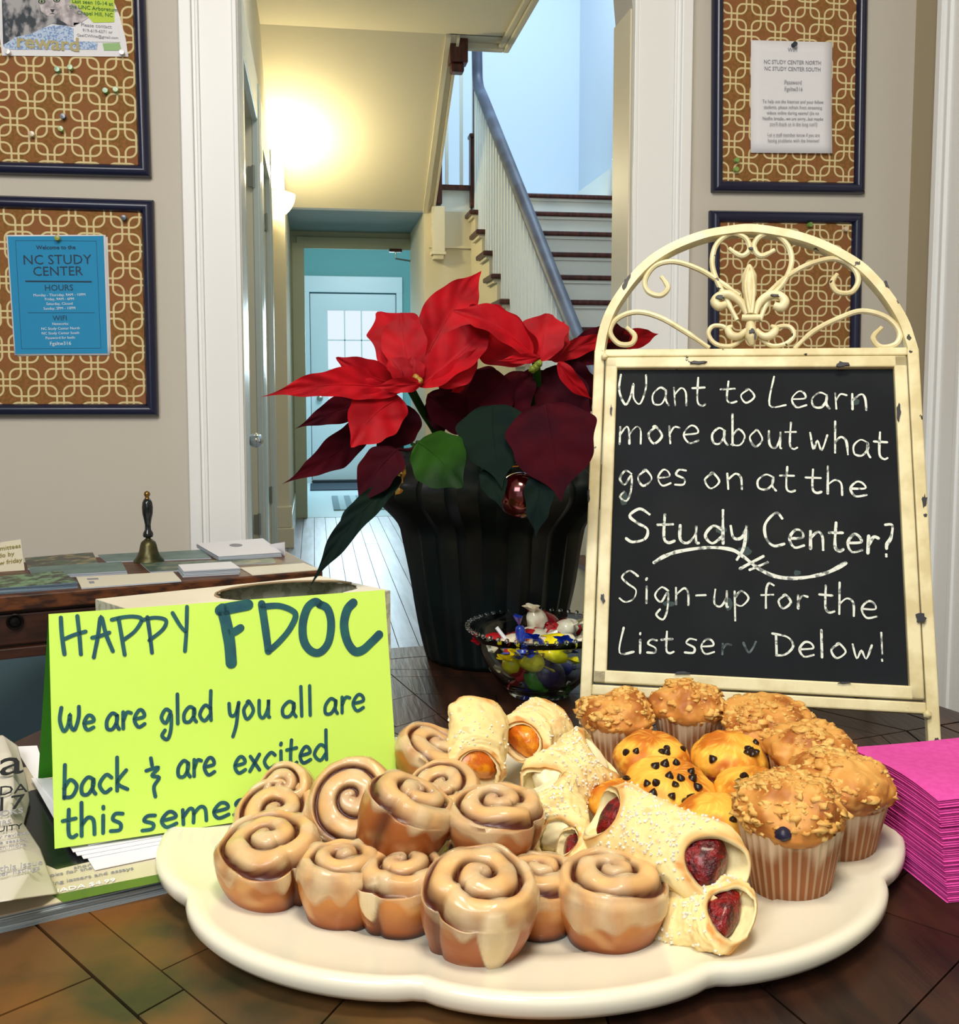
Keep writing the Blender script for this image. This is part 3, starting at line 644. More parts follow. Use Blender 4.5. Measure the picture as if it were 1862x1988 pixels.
# border made of two rings of curved segments
def seg_(r0, r1, a, b, m_):
    n = 8; o_ = [pol(r1, a+(b-a)*i/n) for i in range(n+1)]; i_ = [pol(r0, b+(a-b)*i/n) for i in range(n+1)]
    if callable(r0): pass
    MB().prism(o_+i_, (0, 0, .003)).build('border_segment', m_, rtb)
for k in range(16):
    a = a0+k*math.pi/8; ang = math.degrees(a+math.pi/16) % 360
    seg_(.4545, RT_-.001, a+.003, a+math.pi/8-.003, M_top)
    # inner ring fills from octagon to circle
    n = 8; t0 = a+.002; t1 = a+math.pi/8-.002
    def octr(t): d = ((t-a0+math.pi/8) % (math.pi/4))-math.pi/8; return .3795/math.cos(d)
    o_ = [pol(.452, t0+(t1-t0)*i/n) for i in range(n+1)]; i_ = [pol(octr(t1+(t0-t1)*i/n), t1+(t0-t1)*i/n) for i in range(n+1)]
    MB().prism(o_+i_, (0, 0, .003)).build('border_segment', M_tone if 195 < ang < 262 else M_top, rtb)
MB().lathe([(0, 0), (.26, 0), (.26, .03), (.08, .06), (.05, .12), (.06, .35), (.045, .6), (.12, TZ-.03), (0, TZ-.03)], 32, V((TC.x, TC.y, 0))).build('pedestal', M_top, rtb, smooth=True)

# ================================================================== PLATTER
PC = V((.155, .714, 0)); PA, PB = .268, .218
M_cer = mat('cream_ceramic', (240, 236, 216), .16, coat=.5, sss=.05)
pt_ = thing('platter', 'cream scalloped ceramic platter holding rolls, pastries and muffins', 'platter', V((PC.x, PC.y, TZ)))
def lobe(a): return .935+.065*abs(math.sin(4*(a-R(-74))))**.55
def er(a): return 1/math.sqrt((math.cos(a)/PA)**2+(math.sin(a)/PB)**2)
prof = [(0, .012), (.45, .012), (.66, .0125), (.735, .0135), (.75, .0155), (.80, .0165), (.90, .0185), (.955, .021), (.978, .0225), (.994, .0215), (1.0, .018), (.998, .013), (.985, .009), (.95, .006), (.85, .004), (.7, .001), (.62, 0), (.55, .003), (0, .004)]
def pf(u, v):
    a = u*2*math.pi; r, z = prof[round(v*(len(prof)-1))]
    k = 1+(lobe(a)-1)*min(1, max(0, (r-.45)/.5))
    return V((PC.x, PC.y, TZ+z))+V((math.cos(a), math.sin(a), 0))*er(a)*r*k
MB().grid(pf, 192, len(prof)-1, True).build('platter_dish', M_cer, pt_, smooth=True, angle=0)
PZ = TZ+.0125

# ================================================================== PASTRIES
def smst(a, b, x): t = max(0, min(1, (x-a)/(b-a))); return t*t*(3-2*t)
def mixv(a, b, t): return tuple(a[i]*(1-t)+b[i]*t for i in range(3))
M_bun = mat('bun_dough', (0, 0, 0), .40, attr=True, sss=.03, bump=.15, bs=220, coat=.2)
M_ice = mat('sugar_icing', (250, 228, 184), .14, coat=.6, c2=(240, 214, 162), ns=60, aten=(.0, .80))
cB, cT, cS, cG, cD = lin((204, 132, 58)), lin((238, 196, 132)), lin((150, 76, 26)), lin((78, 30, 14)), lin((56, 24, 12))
def roll(label, px, py, wpx, zb, h=.046, tilt=(0, 0), spin=0, seam=-60, drip=(), turns=2.1, iced=.55, body=cB, squash=1.0, dy=0):
    base = onz(px, py, zb); dp = (base-O).dot(fw); r0 = wpx*dp/FPX/2
    sd = random.uniform(0, 50); t = thing('cinnamon_roll', label, 'pastry', base, 'iced cinnamon rolls on the platter')
    M = Matrix.Translation(base+V((0, 0, dy))) @ Matrix.Rotation(R(spin), 4, 'Z') @ Matrix.Rotation(R(tilt[1]), 4, 'Y') @ Matrix.Rotation(R(tilt[0]), 4, 'X')
    sm = R(seam-spin); pitch = .50
    def shape(u, v):
        a = u*2*math.pi; ph = ((a-sm)/(2*math.pi)) % 1.0
        Rr = r0*(1.0+.07*(ph-.5)*smst(0, .06, ph)+.05*noise.noise(V((math.cos(a)*1.2+sd, math.sin(a)*1.2, 0))))
        Rr -= r0*.10*math.exp(-(min(ph, 1-ph)/.025)**2)
        g = 0; icol = 0
        if v < .55:      # top disc, v=0 centre
            rn = (v/.55); r = Rr*rn*.97
            s_ = rn*1.02/pitch-ph
            d = abs(s_-round(s_))*pitch
            g = math.exp(-(d/.050)**2)*smst(.02, .12, rn); icol = math.exp(-(d/.13)**2)*smst(.05, .2, rn)
            k = s_-math.floor(s_)
            z = h*(.93+.12*(1-rn**2)-.12*smst(.88, 1, rn)+.05*math.sin(math.pi*k))-.10*h*g+h*.05*noise.noise(V((rn*2*math.cos(a)+sd, rn*2*math.sin(a), 4)))
        else:
            q = (v-.55)/.45
            if q < .82:
                qq = q/.82; z = h*.81*(1-qq)+.05*h*noise.noise(V((math.cos(a)*2+sd, math.sin(a)*2, 9)))*(1-qq)
                r = Rr*(.97+.05*math.sin(math.pi*min(1, qq*1.3))-.10*qq-.11*qq**2)
            else:
                qq = (q-.82)/.18; z = 0; r = Rr*.76*(1-qq)
        g2 = math.exp(-(min(ph, 1-ph)/.03)**2) if v >= .55 else 0
        shape.ic = icol
        return V((r*math.cos(a), r*math.sin(a)*squash, z)), g, g2, a, ph
    nu, nv = 144, 64
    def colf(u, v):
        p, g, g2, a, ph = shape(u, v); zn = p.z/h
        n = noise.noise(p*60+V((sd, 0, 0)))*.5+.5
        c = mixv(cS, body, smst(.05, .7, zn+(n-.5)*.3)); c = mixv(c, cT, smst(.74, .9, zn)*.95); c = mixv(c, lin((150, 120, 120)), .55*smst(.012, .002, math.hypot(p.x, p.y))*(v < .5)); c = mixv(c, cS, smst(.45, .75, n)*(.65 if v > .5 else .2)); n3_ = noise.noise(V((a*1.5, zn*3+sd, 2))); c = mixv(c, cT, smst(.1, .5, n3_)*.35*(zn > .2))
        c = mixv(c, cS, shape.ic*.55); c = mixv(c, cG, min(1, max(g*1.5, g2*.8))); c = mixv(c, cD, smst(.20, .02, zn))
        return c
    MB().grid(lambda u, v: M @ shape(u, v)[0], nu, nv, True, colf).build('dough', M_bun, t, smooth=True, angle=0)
    # icing: thin coat over the crown with an uneven lower edge and drips
    ib = MB(); nv2 = 104; pts = {}
    def thick(u, v):
        p, g, g2, a, ph = shape(u, v); zn = p.z/h
        n = noise.noise(V((math.cos(a)*2.2+sd, math.sin(a)*2.2, 2.0)))
        lim = iced-.26*n
        for (da, wd, to) in drip:
            dd = (math.degrees(a)+spin-da+180) % 360-180
            lim = min(lim, to+(iced-to)*min(1, (abs(dd)/wd)**1.5)) if abs(dd) < wd else lim
        n2 = noise.noise(V((p.x*70+sd, p.y*70, 5)))
        th = smst(lim, lim+.15, zn)*(.0010+.0012*n2)*(1-min(1, 1.3*g) if v < .55 else 1)
        if v < .55: th *= smst(-.5, .35, n2)
        for (da, wd, to) in drip:
            if v > .5 and abs((math.degrees(a)+spin-da+180) % 360-180) < wd: th *= 1+.8*smst(1, .5, abs((math.degrees(a)+spin-da+180) % 360-180)/wd)
        return th
    for j in range(nv2+1):
        for i in range(nu):
            u, v = i/nu, j/nv2*.86
            p = shape(u, v)[0]; e = 1e-3
            pu = shape(u+e, v)[0]-p; pv = shape(u, min(1, max(0, v+e)))[0]-p
            nrm = pv.cross(pu)
            nrm = nrm.normalized() if nrm.length > 1e-12 else V((0, 0, 1))
            if v < .3 and nrm.z < 0: nrm = -nrm
            if v < .5: nrm = (nrm*.3+V((0, 0, 1))*.7).normalized()
            elif nrm.dot(V((p.x, p.y, 0))) < 0: nrm = -nrm
            th = thick(u, v); pts[(i, j)] = (M @ (p+nrm*(th if th > .00012 else -.0003)), th)
    idx = {}
    def vid(k):
        if k not in idx: idx[k] = len(ib.v); ib.v.append(pts[k][0]); q_ = min(1, pts[k][1]/.0020); ib.c.append((q_, q_, q_))
        return idx[k]
    for j in range(nv2):
        for i in range(nu):
            ks = [(i, j), ((i+1) % nu, j), ((i+1) % nu, j+1), (i, j+1)]
            if max(pts[k][1] for k in ks) > .00012: ib.f.append(tuple(vid(k) for k in ks))
    ib.build('icing', M_ice, t, smooth=True, angle=0)
    return t
L2 = PZ+.030
# back to front
roll('small cinnamon roll peeping out at the back left beside the green card', 580, 1578, 112, PZ+.010, tilt=(38, -22), spin=0, h=.036, dy=.004)
roll('cinnamon roll in the middle of the back row just left of the apricot pastry', 822, 1502, 150, PZ+.022, tilt=(24, 8), seam=-20, spin=40, h=.030)
roll('cinnamon roll behind the square glazed one, its swirl tipped up', 868, 1588, 150, PZ+.016, tilt=(22, -8), h=.034)
roll('pale cinnamon roll with a wide open swirl at the left edge of the heap', 540, 1634, 168, PZ, tilt=(28, -4), spin=10, h=.036)
roll('large cinnamon roll facing the viewer with a round white swirl', 698, 1584, 178, PZ+.030, tilt=(46, -12), h=.036, iced=.5)
roll('cinnamon roll wedged in the shade behind the tipped roll', 690, 1690, 140, PZ, h=.028)
roll('cinnamon roll in front of the tipped one, glaze running at its left side', 778, 1790, 186, PZ, h=.038, seam=-130, drip=((-135, 14, .25),), spin=30)
roll('smooth sided cinnamon roll half hidden right of the dark based one', 664, 1782, 170, PZ, h=.040, seam=60)
roll('cinnamon roll between the dripping front roll and the right glazed one', 1045, 1796, 170, PZ, h=.036, seam=-40)
roll('cinnamon roll under the square glazed roll, mostly hidden', 940, 1718, 160, PZ, h=.028)
roll('tipped brown cinnamon roll with a purple centre on top of the pile', 757, 1652, 188, L2, h=.043, tilt=(12, 22), seam=-125, spin=20, iced=.66, body=lin((170, 98, 44)))
roll('glazed square sided cinnamon roll on top of the pile at the middle', 962, 1660, 190, L2-.004, h=.038, tilt=(4, 0), seam=-40, iced=.50, squash=.9, body=lin((176, 108, 60)))
roll('leftmost cinnamon roll with a dark baked base and a side seam', 535, 1738, 204, PZ, h=.043, tilt=(8, -6), seam=-62, drip=((-75, 12, .45), (-50, 10, .4)), iced=.62)
roll('front cinnamon roll with a long white drip of icing down its side', 922, 1838, 224, PZ, h=.050, tilt=(14, 3), seam=-150, drip=((-78, 24, .02),), iced=.66, body=lin((168, 92, 38)))
roll('neat cinnamon roll with a smooth pale glaze band at the front right', 1182, 1818, 212, PZ, h=.042, tilt=(2, 0), seam=20, iced=.46)

M_pas = mat('pastry_crust', (0, 0, 0), .55, attr=True, sss=.15, bump=.25, bs=160)
M_sug = mat('sugar_grain', (250, 244, 226), .4, sss=.3)
M_apr = mat('apricot_jam', (232, 146, 24), .25, c2=(200, 96, 14), ns=90, bump=.6, bs=260, coat=.3)
M_ras = mat('raspberry_jam', (140, 12, 18), .22, c2=(70, 4, 10), ns=160, bump=1.0, bs=420, coat=.3)
M_chz = mat('cheese_filling', (250, 238, 196), .35, sss=.3, bump=.2, bs=80)
pA, pB_, pC_ = lin((244, 214, 138)), lin((214, 150, 70)), lin((250, 232, 176))
def danish(label, c, ax, upv, Ls, W_, Hh, jam, rough=.12, sug=150, open_=(1, 1), cut=.40, jamscale=1):
    # ax = long axis, a folded pocket whose two ends gape and show the filling
    c = V(c); ax = V(ax).normalized(); upv = V(upv); upv = (upv-ax*upv.dot(ax)).normalized(); sx = ax.cross(upv).normalized()
    t = thing('filled_pastry', label, 'pastry', c-upv*Hh, 'sugared filled pastries on the platter'); sd = random.uniform(0, 40)
    def sh(u, v, off=0):
        a = u*2*math.pi; s_ = v*2-1            # a=pi/2 is the top
        topn = math.sin(a)*.5+.5
        ln = Ls*(1-cut*topn**2.2*(open_[1] if s_ > 0 else open_[0]))
        e = abs(s_); w_ = W_*(1-.12*e**2+.10*math.exp(-((e-.75)/.2)**2)); hh = Hh*(1-.28*e**2)
        w_ *= (1-.28*smst(.8, 1, e)*(1-topn))
        n = noise.noise(V((s_*2.2+sd, math.cos(a)*1.6, math.sin(a)*1.6)))*rough+noise.noise(V((s_*9+sd, math.cos(a)*6, math.sin(a)*6)))*rough*.35
        r = 1+n+off
        return c+ax*(ln*s_)+sx*(w_*math.cos(a)*r)+upv*(hh*math.sin(a)*r*(1 if math.sin(a) > 0 else .85))
    def cf(u, v):
        a = u*2*math.pi; e = abs(v*2-1); n = noise.noise(V((v*8+sd, math.cos(a)*3, math.sin(a)*3)))
        k = smst(.80, 1.0, e+n*.15)*.75+smst(0, -1, math.sin(a))*.5+smst(.25, .5, n)*.45
        return mixv(mixv(pA, pC_, .5+n*.5), pB_, min(1, k))
    nu, nv = 72, 56; b = MB()
    b.grid(lambda u, v: sh(u, v), nu, nv, True, cf)
    inner = MB(); inner.grid(lambda u, v: sh(u, v, -.17), nu, nv, True)
    n0 = len(b.v); b.v += inner.v; b.c += [pC_]*len(inner.v); b.f += [tuple(i+n0 for i in f[::-1]) for f in inner.f]
    for j in (0, nv):
        for i in range(nu):
            i2 = (i+1) % nu; b.f.append((j*nu+i, j*nu+i2, n0+j*nu+i2, n0+j*nu+i))
    b.build('crust', M_pas, t, smooth=True, angle=0)
    jb = MB(); js = Ls*(1-cut*.40)
    def jf(u, v):
        a = u*2*math.pi; bb = (v-.5)*math.pi; s_ = math.sin(bb); r = math.cos(bb)**.45
        n = 1+.16*noise.noise(V((s_*9+sd, math.cos(a)*3*r, math.sin(a)*3*r)))
        return c+ax*(js*s_*jamscale)+sx*(W_*.86*r*math.cos(a)*n)+upv*(Hh*.66*r*math.sin(a)*n-.001)
    jb.grid(jf, 36, 30, True).build('filling', jam, t, smooth=True, angle=0)
    if sug:
        sb_ = MB()
        for _ in range(sug):
            u = random.gauss(.25, .14); v = random.uniform(.05, .95); p = sh(u, v, .015); q = random.uniform(.0003, .0008)
            Mx = Matrix.Translation(p) @ Matrix.Rotation(random.random()*6, 4, V((random.random(), random.random(), 1)).normalized()); sb_.box((-q, -q, -q), (q, q, q), Mx)
        sb_.build('sugar_grains', M_sug, t, kind='stuff')
    return t
def ax_(p0, d0, p1, d1): return atd(*p1, d1)-atd(*p0, d0)
danish('apricot pastry standing on end at the back left of the pastries', atd(926, 1442, .81), ax_((920, 1500), .80, (925, 1375), .84), -fw+V((.25, 0, .1)), .034, .024, .017, M_apr, sug=50, open_=(1.25, .0), cut=.5)
danish('apricot pastry leaning right with its filling showing at the lower left', atd(1040, 1420, .85), ax_((1000, 1455), .82, (1080, 1390), .87), -fw+V((-.35, 0, .35)), .030, .024, .019, M_apr, sug=50, open_=(1.2, .2), cut=.5)
danish('sugared cheese pastry with white filling at its upper right end', atd(1110, 1500, .77), ax_((1020, 1550), .74, (1165, 1445), .80), -fw+V((.1, 0, .5)), .042, .026, .018, M_chz, sug=200, rough=.2, cut=.6)
danish('cheese pastry standing behind the square glazed roll with white filling', atd(1075, 1580, .715), ax_((1060, 1500), .74, (1095, 1640), .69), -fw+V((-.3, 0, .1)), .032, .021, .016, M_chz, sug=140, rough=.22, cut=.62)
danish('shaded raspberry pastry scrap between the rolls and the big raspberry one', atd(1160, 1660, .67), ax_((1100, 1650), .67, (1230, 1690), .67), (0, -.2, 1), .026, .018, .013, M_ras, sug=20, rough=.2)
danish('lower raspberry pastry lying under the big one at the platter front', atd(1366, 1768, .607), ax_((1290, 1756), .63, (1445, 1778), .59), -fw*.7+V((.1, 0, .8)), .029, .023, .0145, M_ras, sug=160, rough=.16, open_=(.3, 1), cut=.70)
danish('big sugared raspberry pastry with red jam at both ends on top', atd(1281, 1634, .638), ax_((1150, 1566), .672, (1422, 1692), .604), -fw+V((.05, 0, .45)), .055, .0245, .021, M_ras, sug=260, rough=.07, open_=(.95, 1.0), cut=.56)

M_linr = mat('baking_paper', (0, 0, 0), .6, attr=True, sss=.1)
M_cake = mat('muffin_crumb', (0, 0, 0), .55, attr=True, sss=.15, bump=.35, bs=130)
M_str = mat('streusel', (236, 190, 108), .6, c2=(216, 156, 76), ns=90, sss=.15)
M_chip = mat('chocolate_chip', (34, 18, 14), .3)
M_blu = mat('blueberry', (30, 26, 54), .4)
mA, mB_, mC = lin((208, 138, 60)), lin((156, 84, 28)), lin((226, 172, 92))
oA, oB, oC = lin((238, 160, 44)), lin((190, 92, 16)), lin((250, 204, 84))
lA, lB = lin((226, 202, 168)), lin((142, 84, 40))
def muffin(label, c, rb, rtp, hl, dome, lean=(0, 0), big=True, chips=0, crumbs=220, berry=(), stretch=1.0, group=None, over=1.10):
    c = V(c)+V((0, 0, (rb*.6)*math.sin(R(abs(lean[0])+abs(lean[1]))))); t = thing('muffin', label, 'muffin', c, group); sd = random.uniform(0, 60)
    M = Matrix.Translation(c) @ Matrix.Rotation(R(lean[0]), 4, 'X') @ Matrix.Rotation(R(lean[1]), 4, 'Y')
    npl = 34
    def lf(u, v):
        a = u*2*math.pi; z = hl*v; r = rb+(rtp-rb)*v; f = (u*npl) % 1; r *= 1+(.045*(abs(f-.5)*2-.5))*(0.25+.75*v)
        return M @ V((r*math.cos(a), r*math.sin(a), z+(.0012*math.sin(a*5+sd) if v > .98 else 0)))
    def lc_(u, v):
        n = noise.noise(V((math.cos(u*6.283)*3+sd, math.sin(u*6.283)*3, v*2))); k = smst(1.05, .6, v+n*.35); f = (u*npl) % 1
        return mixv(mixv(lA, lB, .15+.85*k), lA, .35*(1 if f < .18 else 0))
    b = MB(); b.grid(lf, npl*6, 12, True, lc_); nb = len(b.v); b.v.append(M @ V((0, 0, 0))); b.c.append(lB)
    for i in range(npl*6): b.f.append((i, (i+1) % (npl*6), nb))
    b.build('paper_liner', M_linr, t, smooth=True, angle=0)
    A, B, C_ = (mA, mB_, mC) if big else (oA, oB, oC)
    amp = .10 if big else .05
    def df(u, v, off=0):
        a = u*2*math.pi; q = v                      # v 0 rim bottom .. 1 top
        if q < .3: k = q/.3; r = rtp*(.93+(over-.93)*math.sin(k*math.pi/2)); z = hl-.006+dome*.30*k
        else: k = (q-.3)/.7; r = rtp*over*math.cos(k*math.pi/2)**.9; z = hl-.006+dome*(.30+.70*math.sin(k*math.pi/2))
        d = V((math.cos(a)*r, math.sin(a)*r*stretch, z-hl))
        n = noise.noise(d*45+V((sd, 0, 0)))*amp*1.6+noise.noise(d*140+V((sd, 0, 0)))*amp*.7
        d2 = V((d.x, d.y, d.z+.01)); d2 = d2*(n+off) if q > .05 else V()
        return M @ (V((d.x, d.y, d.z+hl))+d2)
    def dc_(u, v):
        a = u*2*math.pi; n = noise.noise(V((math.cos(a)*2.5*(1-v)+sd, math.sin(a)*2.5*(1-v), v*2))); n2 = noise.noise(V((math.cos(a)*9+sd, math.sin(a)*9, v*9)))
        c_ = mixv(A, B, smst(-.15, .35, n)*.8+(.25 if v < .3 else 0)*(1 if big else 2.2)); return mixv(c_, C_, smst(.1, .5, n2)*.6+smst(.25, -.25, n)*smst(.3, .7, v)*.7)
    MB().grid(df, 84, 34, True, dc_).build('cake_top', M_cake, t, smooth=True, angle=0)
    if crumbs:
        cb = MB(); ctr = [(random.random(), random.uniform(.3, .95)) for _ in range(11)]
        for _ in range(int(crumbs*1.1)):
            if random.random() < .75:
                g = random.choice(ctr); u = g[0]+random.gauss(0, .06); v = min(.99, max(.08, g[1]+random.gauss(0, .12)))
            else: u = random.random(); v = math.sqrt(random.uniform(.02, .98))
            q = random.choice((.0008, .0011, .0016, .0024, .0036, .0046)); p = df(u % 1, v, -.02*q/.002)
            cb.blob(p, q, 7, 5, (random.uniform(.7, 1.3), random.uniform(.7, 1.3), .6), .5, 1.6, random.random()*90)
        cb.build('streusel_crumbs', M_str, t, smooth=True, kind='stuff', angle=0)
    for k, (u, v) in enumerate(berry):
        MB().blob(df(u, v, -.02), .0055, 10, 8, (1, 1, .8), .1).build('blueberry', M_blu, t, smooth=True)
    if chips:
        for (u, v) in chips:
            p = df(u, v, .005); q = random.uniform(.0026, .0036)
            MB().lathe([(0, -q*.7), (q, -q*.5), (q*1.05, 0), (q*.6, q*.7), (0, q*1.25)], 9, p, Matrix.Rotation(random.uniform(-.9, .9), 4, 'X') @ Matrix.Rotation(random.uniform(-.9, .9), 4, 'Y')).build('chocolate_chip', M_chip, t, smooth=True)
    return t
gA, gB = 'crumb topped muffins on the platter', 'small chocolate chip muffins on the platter'
# positions from their paper bases on the dish
def mb(px, py, z=PZ): return onz(px, py, z)
# viewer side of a muffin is around u = .72
muffin('crumb topped muffin at the back left, left of the one in full dark liner', mb(1196, 1490), .022, .0295, .042, .030, group=gA, crumbs=200)
muffin('crumb topped muffin at the back whose whole dark pleated liner shows', mb(1336, 1478), .022, .0305, .046, .030, group=gA, crumbs=200, berry=((.9, .35),))
muffin('pale crumb topped muffin at the back right under the board corner', mb(1482, 1505), .023, .034, .040, .030, lean=(14, 0), group=gA, crumbs=260, berry=((.68, .1), (.74, .55)))
muffin('crumb topped muffin at the right rear with white liner edge', mb(1563, 1568), .023, .0335, .040, .029, lean=(8, 4), group=gA, crumbs=260)
muffin('crumb topped muffin at the far right standing upright by the napkins', mb(1625, 1655), .024, .0335, .046, .030, group=gA, crumbs=280, berry=((.60, .12), (.63, .2)), stretch=1.05)
cm = [(random.uniform(.5, 1), random.uniform(.2, .9)) for _ in range(9)]
muffin('golden chip muffin behind, right of the cheese pastry', mb(1262, 1545), .021, .0275, .026, .030, big=False, chips=[(.55, .58), (.60, .66), (.76, .72), (.79, .70), (.82, .76), (.92, .62), (.70, .52)], crumbs=0, group=gB, lean=(6, 0))
muffin('golden chip muffin in front of the dark lined muffin', mb(1412, 1552), .020, .0275, .028, .030, big=False, chips=[(.82, .66), (.80, .70), (.84, .71), (.86, .66), (.83, .75), (.98, .7), (.60, .55)], crumbs=0, group=gB, lean=(6, 0))
muffin('chip muffin dotted with many chips in the centre of the small ones', mb(1292, 1602), .021, .0305, .026, .026, big=False, chips=[(.60, .75), (.66, .90), (.72, .80), (.80, .88), (.86, .70), (.70, .65), (.76, .58), (.62, .62), (.9, .80), (.30, .90), (.15, .88), (.56, .68), (.42, .85), (.98, .82), (.79, .62)], crumbs=0, group=gB, lean=(16, 0))
muffin('chip muffin partly hidden at the left behind the big raspberry pastry', mb(1215, 1620), .020, .026, .022, .022, big=False, chips=[(.8, .8), (.7, .85), (.88, .7), (.2, .9)], crumbs=0, group=gB)
muffin('low golden chip muffin between the raspberry pastry and front crumb muffin', mb(1385, 1662), .020, .026, .024, .024, big=False, chips=[(.9, .6), (.94, .66), (.97, .7), (.78, .6)], crumbs=0, group=gB)
muffin('yellow chip muffin tucked in left of the right front crumb muffins', mb(1458, 1612), .020, .026, .028, .024, big=False, chips=[(.72, .7), (.62, .8), (.9, .7)], crumbs=0, group=gB)
muffin('largest crumb topped muffin at the front right in a tall pleated liner', mb(1533, 1722), .0255, .0335, .048, .032, lean=(4, -3), group=gA, crumbs=320, berry=((.66, .35),), over=1.08)
cr = MB(); cr.blob(mb(1580, 1750)+V((0, 0, .003)), .0032, 8, 6, amp=.3); cr.build('crumb', M_str, smooth=True, label='single crumb lying on the platter in front of the largest muffin', cat='crumb')
# ================================================================== CHALKBOARD SIGN
SO = onz(1820, 1450, TZ); ps, ti = R(-20), R(22)
sh_ = V((math.cos(ps), math.sin(ps), 0)); sv = V((-math.sin(ps)*math.sin(ti), math.cos(ps)*math.sin(ti), math.cos(ti))); sn_ = sh_.cross(sv)   # sn_ faces the viewer
if sn_.y > 0: sn_ = -sn_
def S3(x, y, d=0): return SO+sh_*x+sv*y+sn_*d
def sp2(px, py, d=0):
    p = onp(px, py, SO+sn_*d, sn_); return p
def sxy(px, py, d=0):
    q = sp2(px, py, d)-SO; return q.dot(sh_), q.dot(sv)
M_cm = mat('distressed_cream_metal', (232, 222, 178), .38, c2=(210, 196, 148), ns=30, bump=.15, bs=90)
def chippy(m, th=.70, sc_=46):
    nt = m.node_tree; N = nt.nodes; L = nt.links; P = N['Principled BSDF']; n = N.new('ShaderNodeTexNoise'); n.inputs['Scale'].default_value = sc_; n.inputs['Detail'].default_value = 6
    tc = N.new('ShaderNodeTexCoord'); L.new(tc.outputs['Object'], n.inputs['Vector']); g = N.new('ShaderNodeMath'); g.operation = 'GREATER_THAN'; g.inputs[1].default_value = th; L.new(n.outputs[0], g.inputs[0])
    mx = N.new('ShaderNodeMix'); mx.data_type = 'RGBA'; L.new(g.outputs[0], mx.inputs[0]); src = P.inputs['Base Color'].links[0].from_socket; L.new(src, mx.inputs[6]); mx.inputs[7].default_value = (*lin((58, 52, 40)), 1); L.new(mx.outputs[2], P.inputs['Base Color'])
chippy(M_cm)
M_chipd = mat('bare_dark_metal', (40, 42, 48), .5)
sg = thing('chalkboard_sign', 'cream metal easel chalkboard with an arched scrollwork top standing behind the muffins', 'sign', SO+sh_*-.17)
W0, W1 = -.339, .004      # outer edges of the posts
bw_ = .0118
def rail(n, a, b, wd, th, off=0):
    A, B = S3(*a, off), S3(*b, off); d = (B-A).normalized(); s = d.cross(sn_).normalized()*wd/2
    MB().prism([A-s, A+s, A+s-sn_*th, A-s-sn_*th], B-A).build(n, M_cm, sg, bevel=.0016)
post_top = sxy(1450, 676)[1]
rail('post', (W0+bw_/2, 0), (W0+bw_/2, post_top), bw_, .012); rail('post', (W1-bw_/2, 0), (W1-bw_/2, post_top), bw_, .012)
arc = [sxy(x, y) for x, y in ((1164, 672), (1172, 639), (1190, 594), (1226, 542), (1264, 504), (1310, 476), (1365, 455), (1412, 446), (1459, 442), (1518, 450), (1560, 460), (1598, 474), (1638, 494), (1678, 521), (1720, 567), (1753, 619), (1768, 660), (1774, 680))]
arc[0] = (W0+bw_/2, post_top-.002); arc[-1] = (W1-bw_/2, post_top-.002)
al = smoothline([S3(x, y, -.006) for x, y in arc], 4)
ab = MB(); ring = []
for i, p in enumerate(al):
    d = (al[min(i+1, len(al)-1)]-al[max(i-1, 0)]).normalized(); s = d.cross(sn_).normalized()
    ring.append([p+s*bw_*.42+sn_*.006, p-s*bw_*.42+sn_*.006, p-s*bw_*.5+sn_*.002, p-s*bw_*.5-sn_*.006, p+s*bw_*.5-sn_*.006, p+s*bw_*.5+sn_*.002])
vv = [q for r_ in ring for q in r_]; ff = []
for i in range(len(ring)-1):
    for k in range(6): ff.append((i*6+k, i*6+(k+1) % 6, (i+1)*6+(k+1) % 6, (i+1)*6+k))
ab.add(vv, ff).build('arch', M_cm, sg, smooth=True, angle=35)
yt = sxy(1450, 683)[1]; yb = sxy(1480, 1357)[1]
def lx(px, py): return sxy(px, py)
rail('top_rail', (W0+bw_, yt), (W1-bw_, yt), .009, .012); rail('bottom_rail', (W0+bw_, yb), (W1-bw_, yb), .011, .012)
# inner frame
ix0, ix1 = W0+bw_+.0015, W1-bw_-.0015; iy0, iy1 = yb+.0072, yt-.0058; fwid = .0130
for n, a, b in (('frame_rail', (ix0, iy1-fwid/2), (ix1, iy1-fwid/2)), ('frame_rail', (ix0, iy0+fwid/2), (ix1, iy0+fwid/2)), ('frame_rail', (ix0+fwid/2, iy0), (ix0+fwid/2, iy1)), ('frame_rail', (ix1-fwid/2, iy0), (ix1-fwid/2, iy1))):
    rail(n, a, b, fwid, .010, .002)
M_slate = mat('slate', (19, 23, 27), .8, c2=(24, 28, 34), ns=8, c3=(30, 35, 36), n3=5, bump=.05, bs=300, spec=.25)
MB().prism([S3(ix0, iy0, -.005), S3(ix1, iy0, -.005), S3(ix1, iy1, -.005), S3(ix0, iy1, -.005)], -sn_*.004).build('slate_panel', M_slate, sg)
# joint knobs, back legs
for x, y in ((W0+bw_, yt-.006), (W1-bw_, yb-.006)):
    MB().blob(S3(x, y, .002), .004, 10, 6, amp=.1).build('weld_knob', M_cm, sg, smooth=True)
for x in (W0+.03, W1-.03):
    p = S3(x, .36, -.014); q = V((p.x, p.y, TZ))+V((sn_.x, sn_.y, 0))*-.07
    MB().tube([p, q+V((0, 0, .003))], .004, 8).build('back_leg', M_cm, sg, smooth=True)
